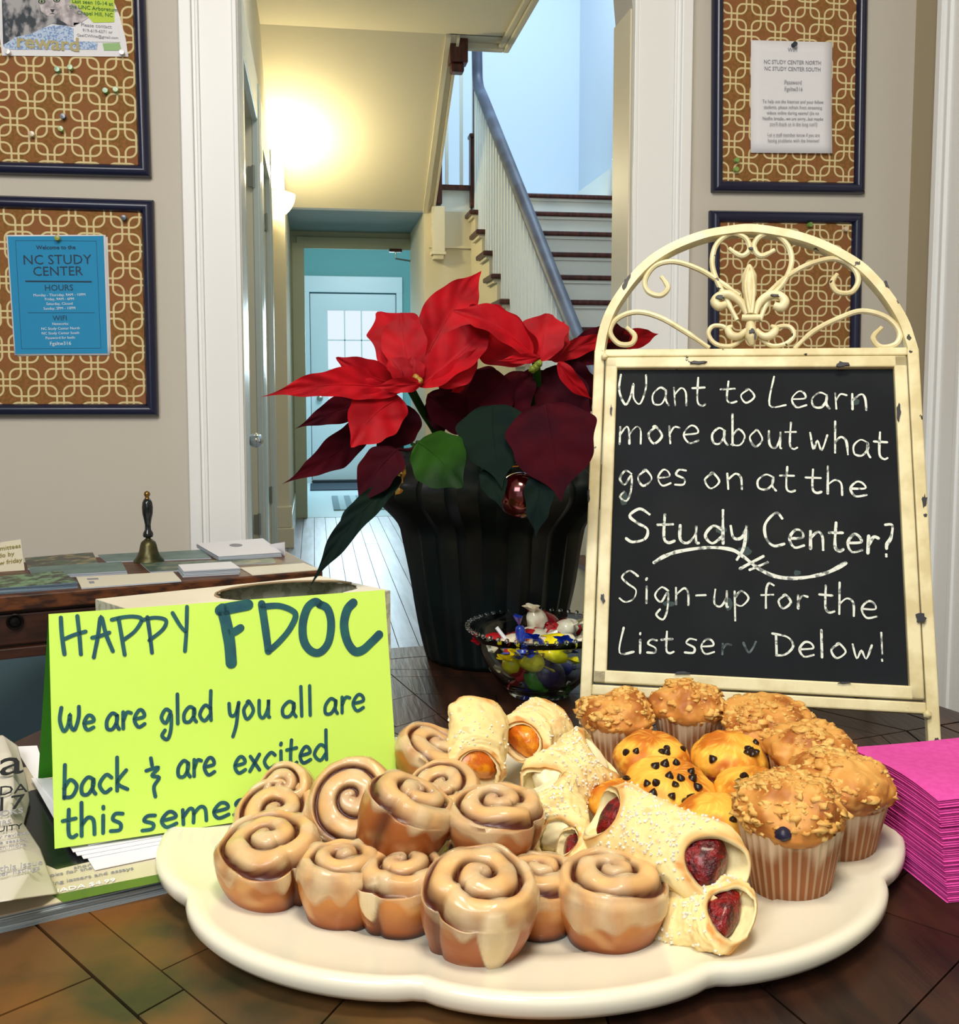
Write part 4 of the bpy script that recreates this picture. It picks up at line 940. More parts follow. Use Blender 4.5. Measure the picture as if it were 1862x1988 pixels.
# scrolls
def scroll(pts, r=.0031, nm='scroll'):
    P = smoothline([S3(*sxy(x, y), -.005) for x, y in pts], 5); n = len(P)
    MB().tube(P, [r*(1 if 3 < i < n-3 else .8) for i in range(n)], 8).build(nm, M_cm, sg, smooth=True)
scroll([(1432, 618), (1412, 580), (1392, 540), (1383, 505), (1392, 470), (1420, 450), (1448, 458), (1456, 480), (1440, 493), (1416, 478)])
scroll([(1476, 620), (1492, 580), (1522, 545), (1538, 505), (1530, 472), (1503, 450), (1476, 455), (1464, 475), (1478, 493), (1505, 481)])
scroll([(1437, 570), (1405, 548), (1360, 520), (1310, 504), (1272, 512), (1252, 540), (1258, 562), (1282, 570), (1297, 555), (1284, 533)])
scroll([(1488, 568), (1520, 540), (1565, 512), (1618, 498), (1655, 512), (1668, 540), (1655, 563), (1628, 563), (1617, 545), (1627, 528)])
scroll([(1378, 672), (1330, 640), (1280, 612), (1235, 602), (1198, 615), (1184, 640), (1200, 663), (1225, 664), (1232, 648), (1216, 632)])
scroll([(1543, 674), (1580, 640), (1630, 614), (1675, 600), (1722, 612), (1748, 640), (1742, 664), (1712, 670), (1697, 652), (1714, 632)])
scroll([(1446, 652), (1420, 668), (1390, 664), (1376, 645), (1384, 630), (1404, 630), (1414, 640)], .0026)
scroll([(1474, 652), (1500, 668), (1530, 662), (1543, 645), (1532, 630), (1508, 632), (1498, 642)], .0026)
# fleur ornament
def leafform(nm, pts, rad, dd=.0):
    P = smoothline([S3(*sxy(x, y), -.001+dd) for x, y in pts], 4); m = len(P); rr = []
    for i in range(m):
        t_ = i/(m-1)*(len(rad)-1); k = min(int(t_), len(rad)-2); rr.append(rad[k]+(rad[k+1]-rad[k])*(t_-k))
    MB().tube(P, rr, 12).build(nm, M_cm, sg, smooth=True)
leafform('fleur_petal', [(1457, 612), (1456, 590), (1455, 560), (1455, 535), (1455, 513)], [.003, .0052, .0082, .0085, .0015])
for k in (-1, 1): leafform('fleur_petal_rib', [(1457+k*2, 612), (1456+k*6, 585), (1455+k*8, 560), (1455+k*5, 535), (1455, 518)], [.0018, .002, .0022, .002, .001], .0058)
leafform('fleur_petal', [(1450, 610), (1440, 588), (1420, 572), (1400, 572), (1388, 584), (1396, 594), (1410, 590)], [.0028, .0044, .0050, .0046, .0052, .0056, .004])
leafform('fleur_petal', [(1466, 610), (1474, 588), (1492, 573), (1512, 572), (1524, 584), (1517, 596), (1503, 592)], [.0028, .0044, .0050, .0046, .0052, .0056, .004])
leafform('fleur_band', [(1440, 618), (1457, 619), (1476, 618)], [.0035, .0042, .0035], .003)
leafform('fleur_foot', [(1457, 624), (1458, 640), (1459, 655), (1460, 670)], [.004, .0062, .0068, .002])
leafform('fleur_foot', [(1450, 640), (1436, 652), (1420, 650), (1414, 638), (1422, 632)], [.003, .0042, .0048, .004, .0015])
leafform('fleur_foot', [(1468, 640), (1482, 652), (1498, 650), (1506, 638), (1497, 631)], [.003, .0042, .0048, .004, .0015])
# paint chips
def chip(cx_, cy_, wx, wy, d=.0045, rot=0):
    random.seed(int(cx_*7+cy_)); pts = []
    for k in range(13):
        a = k*2*math.pi/13; q = random.uniform(.45, 1.1); x_ = wx*q*math.cos(a); y_ = wy*q*math.sin(a)
        pts.append(sp2(cx_+x_*math.cos(rot)-y_*math.sin(rot), cy_+x_*math.sin(rot)+y_*math.cos(rot), d))
    MB().prism(pts, -sn_*.0022).build('paint_chip', M_chipd, sg)
for a in ((1355, 703, 20, 3), (1636, 706, 17, 6), (1186, 796, 3, 11), (1745, 800, 5, 18), (1795, 972, 6, 14, .0006), (1797, 1000, 5, 4, .0006), (1143, 962, 3, 14, .0006), (1170, 1160, 5, 11), (1788, 1200, 13, 12), (1322, 1306, 17, 3), (1640, 1325, 14, 2), (1490, 1349, 18, 4, .001), (1820, 1440, 6, 13, .0006), (1215, 548, 6, 18, .0008, .5), (1722, 553, 4, 9, .0008, -.4),
          (1398, 577, 9, 5, .0055), (1505, 573, 9, 4, .0055), (1460, 642, 7, 5, .007), (1467, 652, 3, 7, .007), (1458, 482, 5, 3, .0005)): chip(*a)

# ---- single stroke letters
G = {  # each: width, strokes (x, y) with y up, x-height 1
'a': (.9, [[(.8, .85), (.45, 1), (.05, .6), (.1, .1), (.5, .05), (.8, .5), (.8, .9), (.78, .3), (.95, 0)]]),
'b': (.9, [[(.1, 1.9), (.1, 0)], [(.1, .55), (.5, 1), (.9, .6), (.6, .05), (.1, .05)]]),
'c': (.8, [[(.8, .8), (.45, 1), (.05, .5), (.35, 0), (.8, .15)]]),
'd': (.9, [[(.85, .75), (.45, 1), (.05, .45), (.4, 0), (.85, .4)], [(.88, 1.9), (.85, .9), (.88, 0)]]),
'e': (.8, [[(.08, .5), (.75, .6), (.65, .95), (.35, 1), (.05, .5), (.3, 0), (.8, .15)]]),
'f': (.7, [[(.75, 1.7), (.45, 1.85), (.3, 1.3), (.28, 0)], [(.0, .95), (.7, 1)]]),
'g': (.85, [[(.75, .8), (.4, 1), (.05, .5), (.4, .1), (.75, .7), (.75, -.3), (.5, -.95), (.1, -.7), (.3, -.35)]]),
'h': (.85, [[(.1, 1.9), (.1, 0)], [(.1, .6), (.45, 1), (.75, .8), (.8, 0)]]),
'i': (.3, [[(.15, 1), (.15, 0)], [(.15, 1.4), (.18, 1.5)]]),
'k': (.8, [[(.1, 1.9), (.1, 0)], [(.7, 1.1), (.12, .45), (.8, 0)]]),
'l': (.3, [[(.12, 1.9), (.15, 0)]]),
'm': (1.3, [[(.05, 1), (.08, 0)], [(.08, .5), (.4, 1), (.6, .8), (.6, 0)], [(.6, .6), (.95, 1), (1.2, .8), (1.25, 0)]]),
'n': (.85, [[(.08, 1), (.1, 0)], [(.1, .6), (.5, 1), (.75, .75), (.8, 0)]]),
'o': (.85, [[(.45, 1), (.05, .55), (.35, 0), (.8, .45), (.5, 1), (.35, .98)]]),
'p': (.85, [[(.15, .95), (.15, -.8)], [(.15, .6), (.5, 1), (.85, .6), (.5, .1), (.15, .2)]]),
'r': (.6, [[(.1, 1), (.1, 0)], [(.1, .5), (.35, .95), (.65, .9)]]),
's': (.65, [[(.65, .95), (.25, 1), (.1, .7), (.55, .4), (.5, .05), (.0, .05)]]),
't': (.65, [[(.35, 1.6), (.3, .3), (.5, 0), (.75, .1)], [(.0, 1), (.7, 1.05)]]),
'u': (.85, [[(.1, 1), (.12, .2), (.45, 0), (.78, .5), (.8, 1), (.8, .1), (.9, 0)]]),
'v': (.7, [[(.05, 1), (.35, 0), (.7, 1)]]),
'w': (1.1, [[(.05, 1), (.25, .05), (.5, .6), (.75, .05), (1.05, 1)]]),
'x': (.8, [[(.1, .95), (.75, 0)], [(.75, 1), (.05, .0)]]),
'y': (.8, [[(.05, 1), (.15, .35), (.5, .35), (.75, 1)], [(.75, 1), (.6, -.2), (.3, -.9)]]),
'W': (1.6, [[(.1, 1.7), (.0, .8), (.3, .0), (.65, .4), (.8, 1.2), (.85, .4), (1.15, .05), (1.5, .9), (1.5, 1.7)]]),
'L': (.9, [[(.3, 1.9), (.05, .05), (.9, .1)]]),
'S': (1.1, [[(1.05, 1.6), (.6, 1.9), (.15, 1.5), (.5, 1.1), (.95, .75), (.8, .2), (.3, 0), (.0, .2)]]),
'C': (1.1, [[(1.0, 1.6), (.7, 1.9), (.1, 1.2), (.15, .4), (.6, .0), (1.1, .15)]]),
'D': (1.0, [[(.1, 1.4), (.15, .0)], [(-.1, 1.5), (.7, 1.3), (1.0, .7), (.6, .1), (.1, .0)]]),
'H': (1.1, [[(.05, 1.8), (.2, 0)], [(.85, 1.85), (.9, 0)], [(.15, .7), (1.15, 1.05)]]),
'A': (1.1, [[(.0, .0), (.5, 1.8), (1.0, .2)], [(.0, .8), (.9, 1.0)]]),
'P': (1.1, [[(.25, 1.7), (.4, .0)], [(-.1, 1.6), (.7, 1.75), (1.1, 1.5), (.8, 1.0), (.4, .75)]]),
'Y': (.9, [[(.0, 1.6), (.5, .9)], [(.9, 1.9), (.75, .0)]]),
'?': (.6, [[(.1, 1.7), (.5, 1.7), (.45, 1.0), (.2, .6), (.2, .35)], [(.2, 0), (.22, -.08)]]),
'!': (.3, [[(.15, 1.9), (.18, .45)], [(.2, .05), (.24, -.03)]]),
'-': (.7, [[(.05, .6), (.6, .65)]]),
'&': (.8, [[(.35, 1.9), (.4, 1.5)], [(.15, 1.25), (.7, 1.35), (.4, .95), (.75, .8), (.5, .35), (.55, -.2)]]),
}
def ribbon(pts, wd, n, mb, jit=0):
    m = len(pts)
    if m < 2: return
    base = len(mb.v); vs = []; fs = []
    for i, p in enumerate(pts):
        d = (pts[min(i+1, m-1)]-pts[max(i-1, 0)]); d = d.normalized() if d.length > 0 else V((1, 0, 0)); s = d.cross(n).normalized()
        k = wd/2*(1+jit*noise.noise(p*90)); vs += [p+s*k, p-s*k]
    for i in range(m-1): fs.append((2*i, 2*i+1, 2*i+3, 2*i+2))
    # round caps
    for e, sgn in ((0, -1), (m-1, 1)):
        d = (pts[1]-pts[0] if e == 0 else pts[-1]-pts[-2]).normalized()*sgn; s = d.cross(n).normalized(); o_ = len(vs)
        vs += [pts[e]+(s*math.cos(a)+d*math.sin(a))*wd/2 for a in [math.pi*q/6 for q in range(7)]]; fs.append(tuple(range(o_, o_+7)))
    mb.add(vs, fs)
def word(s, x0, y0, x1, y1, xh, pm, wd, n, m, parent, jit=0, wob=.05, nm='letter'):
    tot = sum(G[c][0] if c in G else .5 for c in s)+.28*(len(s)-1); L_ = math.hypot(x1-x0, y1-y0); k = L_/tot; dx, dy = (x1-x0)/L_, (y1-y0)/L_; cur = 0
    for c in s:
        if c in G:
            b = MB()
            for st_ in G[c][1]:
                P = [pm(x0+dx*(cur+x)*k+random.gauss(0, wob)*xh*.4, y0+dy*(cur+x)*k-y*xh) for x, y in st_]
                ribbon(smoothline(P, 5), wd, n, b, jit)
            b.build(nm, m, parent)
            cur += G[c][0]+.28
        else: cur += .5
random.seed(5)
M_chalk = mat('chalk', (226, 232, 222), .95, c2=(120, 126, 124), ns=180, lo=.52, hi=.62)
M_faint = mat('faint_chalk', (104, 122, 120), .95, c2=(60, 68, 72), ns=160)
ck = lambda x, y: sp2(x, y, -.0048)
def cw(s, *a, m=M_chalk, wd=.0021): word(s, *a, ck, wd, sn_, m, sg, jit=.5)
cw('Want', 1203, 785, 1366, 788, 34); cw('to', 1400, 782, 1468, 782, 26); cw('Learn', 1492, 788, 1683, 796, 30)
cw('more', 1201, 862, 1356, 860, 33); cw('about', 1382, 862, 1545, 872, 32); cw('what', 1570, 872, 1720, 892, 32)
cw('goes', 1201, 944, 1332, 942, 30); cw('on', 1367, 948, 1442, 950, 30); cw('at', 1470, 950, 1540, 955, 30); cw('the', 1564, 955, 1682, 965, 28)
cw('Study', 1216, 1052, 1452, 1056, 34, wd=.0028); cw('Center?', 1482, 1058, 1736, 1078, 34, wd=.0028)
cw('Sign-up', 1202, 1168, 1452, 1180, 32); cw('for', 1478, 1180, 1566, 1182, 26); cw('the', 1590, 1186, 1702, 1202, 32)
cw('List', 1202, 1268, 1304, 1268, 26); cw('se', 1330, 1268, 1386, 1270, 28); cw('r', 1400, 1270, 1418, 1270, 20, m=M_faint); cw('v', 1442, 1268, 1468, 1266, 20, m=M_faint); cw('Delow!', 1503, 1272, 1716, 1282, 28)
for pts, wd in (([(1270, 1092), (1290, 1080), (1320, 1070), (1375, 1063), (1420, 1067), (1445, 1082), (1475, 1105), (1510, 1120), (1555, 1122), (1605, 1112), (1642, 1093)], .0036), ([(1437, 1104), (1482, 1080)], .003), ([(1456, 1106), (1490, 1092)], .003)):
    b = MB(); ribbon(smoothline([ck(x, y) for x, y in pts], 6), wd, sn_, b, .5); b.build('underline', M_chalk, sg)
M_smear = mat('chalk_smear', (92, 112, 112), .95, alpha=.45)
for cx_, cy_, wx, wy in ((1445, 1070, 16, 10), (1400, 1028, 12, 10), (1448, 1040, 8, 16), (1415, 1172, 8, 16), (1300, 1172, 14, 6), (1548, 1112, 8, 6), (1212, 968, 9, 14), (1660, 780, 10, 8)):
    MB().face([sp2(cx_+wx*math.cos(a*.524)*random.uniform(.7, 1.1), cy_+wy*math.sin(a*.524)*random.uniform(.7, 1.1), -.0049) for a in range(12)]).build('chalk_smear', M_smear, sg)

# ================================================================== MAGAZINE, PAPERS, GREEN CARD
M_mag = mat('magazine_cover', (214, 206, 184), .35, c2=(206, 196, 172), ns=6, coat=.2)
M_mgrn = mat('magazine_green_band', (74, 104, 34), .35, coat=.3); M_mblk = mat('magazine_black_print', (18, 24, 24), .3, coat=.4); M_pedge = mat('magazine_page_edges', (128, 142, 146), .6, c2=(188, 198, 200), ns=60, nst=(.1, .1, 30))
mz = TZ+.012
mA_ = onz(-60, 1790, mz); mB2 = onz(326, 1701, mz); dx_ = (mB2-mA_).normalized(); dy_ = V((-dx_.y, dx_.x, 0)); mC2 = mB2+dx_*.002
mg = thing('magazine', 'thick magazine with a beige and black cover and a green band lying under the papers', 'magazine', V((-.17, .72, TZ)))
def MGp(a, b, c=0): return V((mA_.x, mA_.y, 0))+dx_*a+dy_*b+V((0, 0, TZ+c))
Lm = (mC2-mA_).length
for k in range(8):
    j = random.uniform(-.0012, .0012); MB().prism([MGp(0, j, .0014*k), MGp(Lm+j, j, .0014*k), MGp(Lm+j, .262, .0014*k), MGp(0, .262, .0014*k)], (0, 0, .0011)).build('page_block', M_pedge, mg)
MB().prism([MGp(0, -.001, .0112), MGp(Lm, -.001, .0112), MGp(Lm, .263, .0112), MGp(0, .263, .0112)], (0, 0, .0008)).build('cover', M_mag, mg)
def onm(x, y): return onz(x, y, mz+.0002)
def flat(pts, m, par, nm, z=mz, th=.0002): return MB().prism([onz(x, y, z) for x, y in pts], (0, 0, th)).build(nm, m, par)
flat([(102, 1738), (322, 1695), (324, 1710), (122, 1752)], M_mgrn, mg, 'green_band')
flat([(40, 1545), (60, 1535), (130, 1520), (250, 1500), (250, 1655), (110, 1688), (72, 1672), (48, 1625), (40, 1580)], M_mblk, mg, 'black_cover_print')
exm = (onm(300, 1700)-onm(120, 1735)).normalized(); eym = V((-exm.y, exm.x, 0))
text('CANADA $4.99', onm(146, 1728)+V((0, 0, .0004)), exm, eym, .0075, M_paper, mg)
for s, x, y in (('books for the open road', 170, 1690), ('short fiction and poetry', 230, 1672), ('new voices this winter', 290, 1662), ('featuring letters and essays', 160, 1708)): text(s, onm(x, y)+V((0, 0, .0003)), exm, eym, .006, M_grey, mg)
# newspaper with a curled corner
npm = mat('newspaper', (222, 218, 204), .8, transl=.15)
npt = thing('newspaper', 'creased newspaper with black headline letters curling over the left end of the magazine', 'newspaper', onz(20, 1650, TZ+.013))
nz_ = TZ+.013
rows = [((-120, 1432), (5, 1428), (34, 1448)), ((-120, 1460), (20, 1462), (52, 1520)), ((-120, 1530), (26, 1530), (58, 1556)), ((-120, 1590), (20, 1585), (46, 1600)), ((-120, 1660), (45, 1652), (78, 1648)), ((-120, 1720), (60, 1688), (96, 1700)), ((-120, 1768), (20, 1748), (112, 1735))]
hts = [(.012, .02, .012), (.02, .026, .004), (.018, .022, .002), (.012, .016, .002), (.010, .012, .002), (.012, .016, .003), (.014, .020, .001)]
def npf(u, v):
    t_ = v*(len(rows)-1); k = min(int(t_), len(rows)-2); f = t_-k; f = f*f*(3-2*f)
    def row(r_, h_): 
        s = u*2; a = min(int(s), 1); g = s-a
        return onz(r_[a][0]*(1-g)+r_[a+1][0]*g, r_[a][1]*(1-g)+r_[a+1][1]*g, nz_+h_[a]*(1-g)+h_[a+1]*g)
    return row(rows[k], hts[k]).lerp(row(rows[k+1], hts[k+1]), f)
MB().grid(npf, 24, 48).build('paper_sheet', npm, npt, smooth=True, angle=0, solid=.0006)
def npat(px, py):
    best = None
    for i in range(25):
        for j in range(49):
            p = npf(i/24, j/48); q = p-O; zc = q.dot(fw); x = CX+FPX*q.dot(rt)/zc; y = CY-FPX*q.dot(up)/zc; d = (x-px)**2+(y-py)**2
            if best is None or d < best[0]: best = (d, p)
    return best[1]
exn = V((.97, .24, 0)); eyn = V((-.22, .90, .35)); M_head = mat('headline_ink', (22, 26, 30), .7)
for s, x, y, h, m in (('a', 22, 1503, .044, M_head), ('NDA', 8, 1545, .014, M_head), ('17', 17, 1575, .021, M_head), ('BOOKS', 8, 1592, .008, M_grey), ('FAIRS', 8, 1602, .006, M_grey), ('EQUITY', 4, 1620, .0075, M_head), ('literary reviews', 8, 1634, .005, M_grey), ('of the season', 8, 1643, .005, M_grey), ('and much more', 10, 1652, .005, M_grey), ('inside this issue', 20, 1690, .007, M_grey), ('winter listings', 22, 1704, .006, M_grey)):
    text(s, npat(x, y)+V((0, -.003, .0026)), exn, eyn, h, m, npt)
# loose white sheets
q0 = [(140, 1652), (352, 1614), (420, 1540), (60, 1512)]
for k, (dx__, dy__, lb) in enumerate(((44, 38, 'lowest white sheet of the fan under the green card'), (22, 16, 'white sheet second from the bottom of the fan under the green card'), (10, 10, 'white sheet in the middle of the fan under the green card'), (2, 3, 'white sheet second from the top of the fan under the green card'), (32, -10, 'topmost white sheet directly under the green card, set back to the right'))):
    zz_ = mz+.0008+k*.0011; pts = [onz(x+dx__*(1 if i < 1 else .3), y+dy__*(1 if i < 2 else 0), zz_) for i, (x, y) in enumerate(q0)]
    MB().prism(pts, (0, 0, .0007)).build('paper', M_paper, label=lb, cat='paper', group='white sheets under the green card')
back = [onz(x, y, mz+.0004) for x, y in ((28, 1450), (72, 1448), (112, 1570), (100, 1568))]
MB().prism(back, (0, 0, .0003)).build('paper', M_paper, label='white sheet poking out between the newspaper and the green card', cat='paper')
# tent card
cz = mz+.0072; BL, BR = onz(106, 1648, cz), onz(774, 1550, cz); cb_ = (BR-BL).normalized()
def perp(px, py, A): d = ray(px, py); k = (A-O).dot(cb_)/d.dot(cb_); return O+d*k
TL = perp(93, 1186, BL); TR = perp(742, 1151, BR); up_ = ((TL-BL)+(TR-BR))/2; TL = BL+up_; TR = BR+up_
cn = (TR-TL).cross(BL-TL).normalized(); cn = cn if cn.y < 0 else -cn
M_card = mat('lime_card', (216, 255, 106), .75, transl=.12); M_card_shade = mat('lime_card_shade', (70, 165, 24), .75, transl=.2)  # back panel is the same card, its shade put into a darker green
tcard = thing('tent_card', 'folded lime green paper card hand lettered with a happy greeting', 'card', V(((BL.x+BR.x)/2, (BL.y+BR.y)/2, TZ+.0193)))
MB().prism([BL, BR, TR, TL], -cn*.0006).build('front_panel', M_card, tcard)
bkl = onz(74, 1512, mz+.001); bkr = bkl+(BR-BL)
MB().prism([bkl, bkr, TR-cn*.0007, TL-cn*.0007], -cn*-.0004).build('back_panel', M_card_shade, tcard, label='back of the folded card with its shade painted as darker green')
M_mark = mat('marker_ink', (24, 76, 92), .55, c2=(30, 92, 92), ns=90)
cpm = lambda x, y: onp(x, y, BL+cn*.0005, cn)
def cd(s, *a, wd=.0026): word(s, *a, cpm, wd, cn, M_mark, tcard, wob=.03)
def cs_(pts, wd, k=6): b = MB(); ribbon(smoothline([cpm(x, y) for x, y in pts], k), wd, cn, b, .08); b.build('letter', M_mark, tcard)
cw3 = .0028
for pts in ([(118, 1199), (120, 1232), (125, 1270)], [(150, 1196), (154, 1232), (157, 1270)], [(126, 1240), (145, 1232), (166, 1226)], [(182, 1276), (190, 1235), (196, 1197), (206, 1232), (219, 1264)], [(179, 1238), (196, 1234), (212, 1228)],
            [(230, 1200), (236, 1235), (242, 1271)], [(217, 1203), (240, 1198), (262, 1197), (275, 1203), (262, 1225), (240, 1242)], [(286, 1198), (291, 1232), (295, 1267)], [(275, 1204), (300, 1199), (322, 1204), (316, 1222), (290, 1243)], [(335, 1190), (350, 1215), (360, 1226)], [(363, 1178), (362, 1222), (359, 1264)]): cs_(pts, cw3, 5)
for pts, wd in (([(432, 1182), (440, 1215), (446, 1250), (449, 1287)], .0085), ([(428, 1185), (450, 1180), (472, 1176), (481, 1174)], .0085), ([(444, 1230), (456, 1226), (467, 1219)], .0058),
                ([(508, 1172), (513, 1205), (518, 1240), (521, 1264)], .0056), ([(510, 1178), (540, 1176), (565, 1184), (574, 1196), (562, 1222), (542, 1246), (522, 1264)], .0046),
                ([(622, 1174), (612, 1168), (597, 1180), (588, 1210), (590, 1244), (604, 1264), (622, 1266), (638, 1246), (643, 1210), (636, 1182), (620, 1173)], .0062),
                ([(686, 1170), (674, 1184), (668, 1212), (674, 1244), (688, 1264), (704, 1262), (722, 1246), (736, 1232)], .0068)): cs_(pts, wd, 5)
cd('We', 116, 1420, 182, 1416, 27); cd('are', 206, 1418, 281, 1410, 32); cd('glad', 312, 1408, 410, 1398, 30); cd('you', 444, 1400, 522, 1392, 34); cd('all', 548, 1393, 606, 1388, 30); cd('are', 630, 1388, 706, 1378, 30)
cd('back', 122, 1550, 248, 1532, 34); cd('&', 278, 1542, 312, 1538, 36); cd('are', 345, 1510, 416, 1503, 32); cd('excited', 455, 1502, 634, 1474, 30)
cd('this', 122, 1628, 238, 1612, 34); cd('semester', 276, 1614, 590, 1560, 28)

# ================================================================== WHITE BOX BEHIND THE CARD
bz = .838
p1, p2, p3 = onz(186, 1164, bz), onz(622, 1119, bz), onz(757, 1147, bz); bx_e = (p2-p1).normalized(); by_e = (p3-p2)
M_box = mat('box_board', (228, 222, 204), .5, c2=(216, 206, 182), ns=5); M_boxp = mat('box_side_pattern', (190, 190, 168), .4, c2=(160, 160, 140), ns=120, lo=.5, hi=.55)
bo = thing('tissue_box', 'white patterned cardboard box with a torn opening in its top standing behind the green card', 'box', V(((p1.x+p3.x)/2, (p1.y+p3.y)/2, TZ)))
hh = V((0, 0, bz-TZ)); p4 = p1+by_e
c0 = (p1+p2+p3+p4)/4; hu = p2-p1; hv = by_e
def bt(u, v, dz=0): return p1+hu*u+hv*v+V((0, 0, dz))
oc = (.68, .52); osz = (.30, .40); n = 40
outer = []; inner_ = []
for k in range(n):
    a = 2*math.pi*k/n; ca, sa = math.cos(a), math.sin(a); s_ = 1/max(abs(ca), abs(sa)); uo = .5+.5*ca*s_; vo = .5+.5*sa*s_
    outer.append(bt(uo, vo)); jj = 1+.06*noise.noise(V((k*.9, 1, 1))); inner_.append(bt(oc[0]+osz[0]*ca*jj, oc[1]+osz[1]*sa*jj))
b = MB(); b.add(outer+inner_, [(i, (i+1) % n, n+(i+1) % n, n+i) for i in range(n)]); b.build('box_top', M_box, bo, solid=.001)
b = MB(); b.add([p1-hh, p2-hh, p3-hh, p4-hh, p1, p2, p3, p4], [(0, 1, 5, 4), (1, 2, 6, 5), (2, 3, 7, 6), (3, 0, 4, 7), (0, 1, 2, 3)]); b.build('box_body', M_boxp, bo, solid=.001)
fl_ = [bt(oc[0]+osz[0]*math.cos(a), oc[1]+osz[1]*math.sin(a), .001+.004*max(0, math.sin(a*1.0))) for a in [math.pi+ k*math.pi/12 for k in range(13)]]
MB().tube(fl_, .0012, 6).build('torn_edge', mat('torn_board', (150, 128, 96), .8), bo)
M_dot = mat('box_print', (48, 44, 38), .6)
bn = hv.normalized(); rn_ = bx_e
for i in range(3):
    for k in range(8):
        a = k*math.pi/4; cc = p3-V((0, 0, .045+.022*i))-bn*.018+rn_*.0008
        q1 = cc+bn*math.cos(a)*.004+V((0, 0, math.sin(a)*.004)); q2 = cc+bn*math.cos(a)*.010+V((0, 0, math.sin(a)*.010)); s = (q2-q1).cross(rn_).normalized()*.0018; MB().face([q1, (q1+q2)/2+s, q2, (q1+q2)/2-s]).build('printed_petal', M_dot, bo)

# ================================================================== PINK NAPKINS
M_pk = mat('pink_napkin', (232, 86, 180), .8, c2=(226, 76, 172), ns=200, bump=.1, bs=500, transl=.1)
nc = onz(1841, 1755, TZ); zt_ = TZ+.062; nl = onz(1649, 1446, zt_); n1 = onz(1822, 1560, zt_)
e1_ = V((nl.x-n1.x, nl.y-n1.y, 0)); Ln = e1_.length; e1_.normalize(); e2_ = V((e1_.y, -e1_.x, 0))
if e2_.x < 0: e2_ = -e2_
NN = 50
nb_ = V((nc.x, nc.y, 0))
for k in range(NN):
    f = k/(NN-1); z = TZ+.062*f; corner = V((nc.x*(1-f)+n1.x*f, nc.y*(1-f)+n1.y*f, 0))
    jx, jy = random.uniform(-.0007, .0007), random.uniform(-.0007, .0007)
    if f > .70: jx += (.0022 if k % 9 == 0 else 0)
    def nf(u, v, top): 
        w = .0016*math.sin(u*5+1)*math.sin(v*4)*(f**2) + (.0035*math.sin(u*math.pi*1.2+.3)*(1-v)*(f**6))
        edge = min(u, v, 1-u, 1-v); rr = .00045*(1 if edge > .01 else .25)
        return corner+e1_*(u*Ln+jx)+e2_*(v*Ln+jy)+V((0, 0, z+w+.00005+(rr+.00047 if top else .00047-rr)))
    last = k == NN-1; q = 8 if f > .5 else 2; b = MB()
    us = [0, .015]+[i/q for i in range(1, q)]+[.985, 1]; m_ = len(us)
    for top in (1, 0):
        for v in us:
            for u in us: b.v.append(nf(u, v, top))
    o2 = m_*m_
    for j in range(m_-1):
        for i in range(m_-1):
            b.f.append((j*m_+i, j*m_+i+1, (j+1)*m_+i+1, (j+1)*m_+i)); b.f.append((o2+j*m_+i, o2+(j+1)*m_+i, o2+(j+1)*m_+i+1, o2+j*m_+i+1))
    for i in range(m_-1):
        for (a, c_) in ((i, i+1), ((m_-1)*m_+i+1, (m_-1)*m_+i), ((i+1)*m_, i*m_), (i*m_+m_-1, (i+1)*m_+m_-1)): b.f.append((a, c_, o2+c_, o2+a))
    b.build('napkin', M_pk, smooth=True, angle=60, label='topmost bright pink paper napkin of the stack, gently wavy' if last else 'lowest bright pink paper napkin, at the foot of the stack on the table' if k == 0 else 'bright pink folded paper napkin within the tall stack at the right edge', cat='napkin', group='pink napkins stacked beside the platter')

# ================================================================== GLASS BOWL WITH SWEETS
gc = atd(1048, 1224, 1.135); gc.z = TZ; Rg = .084
M_gl = mat('clear_glass', (235, 245, 245), .02, trans=1, ior=1.45)
gb = thing('glass_bowl', 'clear glass bowl with a beaded rim full of wrapped sweets before the pot', 'bowl', gc)
MB().lathe([(r_*.935, z_*.84) for r_, z_ in [(0, .003), (.030, .003), (.032, 0), (.036, .002), (.038, .007), (.052, .022), (.063, .040), (.071, .060), (.076, .076), (.0855, .088), (.0865, .090), (.0845, .091), (.073, .079), (.068, .062), (.060, .043), (.049, .026), (.034, .012), (0, .009)]], 64, gc).build('bowl_body', M_gl, gb, smooth=True, angle=0)
for k in range(48):
    a = k*2*math.pi/48; MB().blob(gc+V((.080*math.cos(a), .080*math.sin(a), .0772)), .0026, 8, 6, amp=0).build('rim_bead', M_gl, gb, smooth=True)
CW = {'red': (178, 22, 30), 'yellow': (232, 206, 20), 'blue': (22, 50, 150), 'green': (60, 140, 40), 'cream': (232, 218, 188), 'wine': (110, 14, 26), 'darkblue': (14, 26, 90)}
MC = {k: mat('wrapper_'+k, v, .22, coat=.6, c2=tuple(min(255, int(c*1.15+10)) for c in v), ns=60) for k, v in CW.items()}
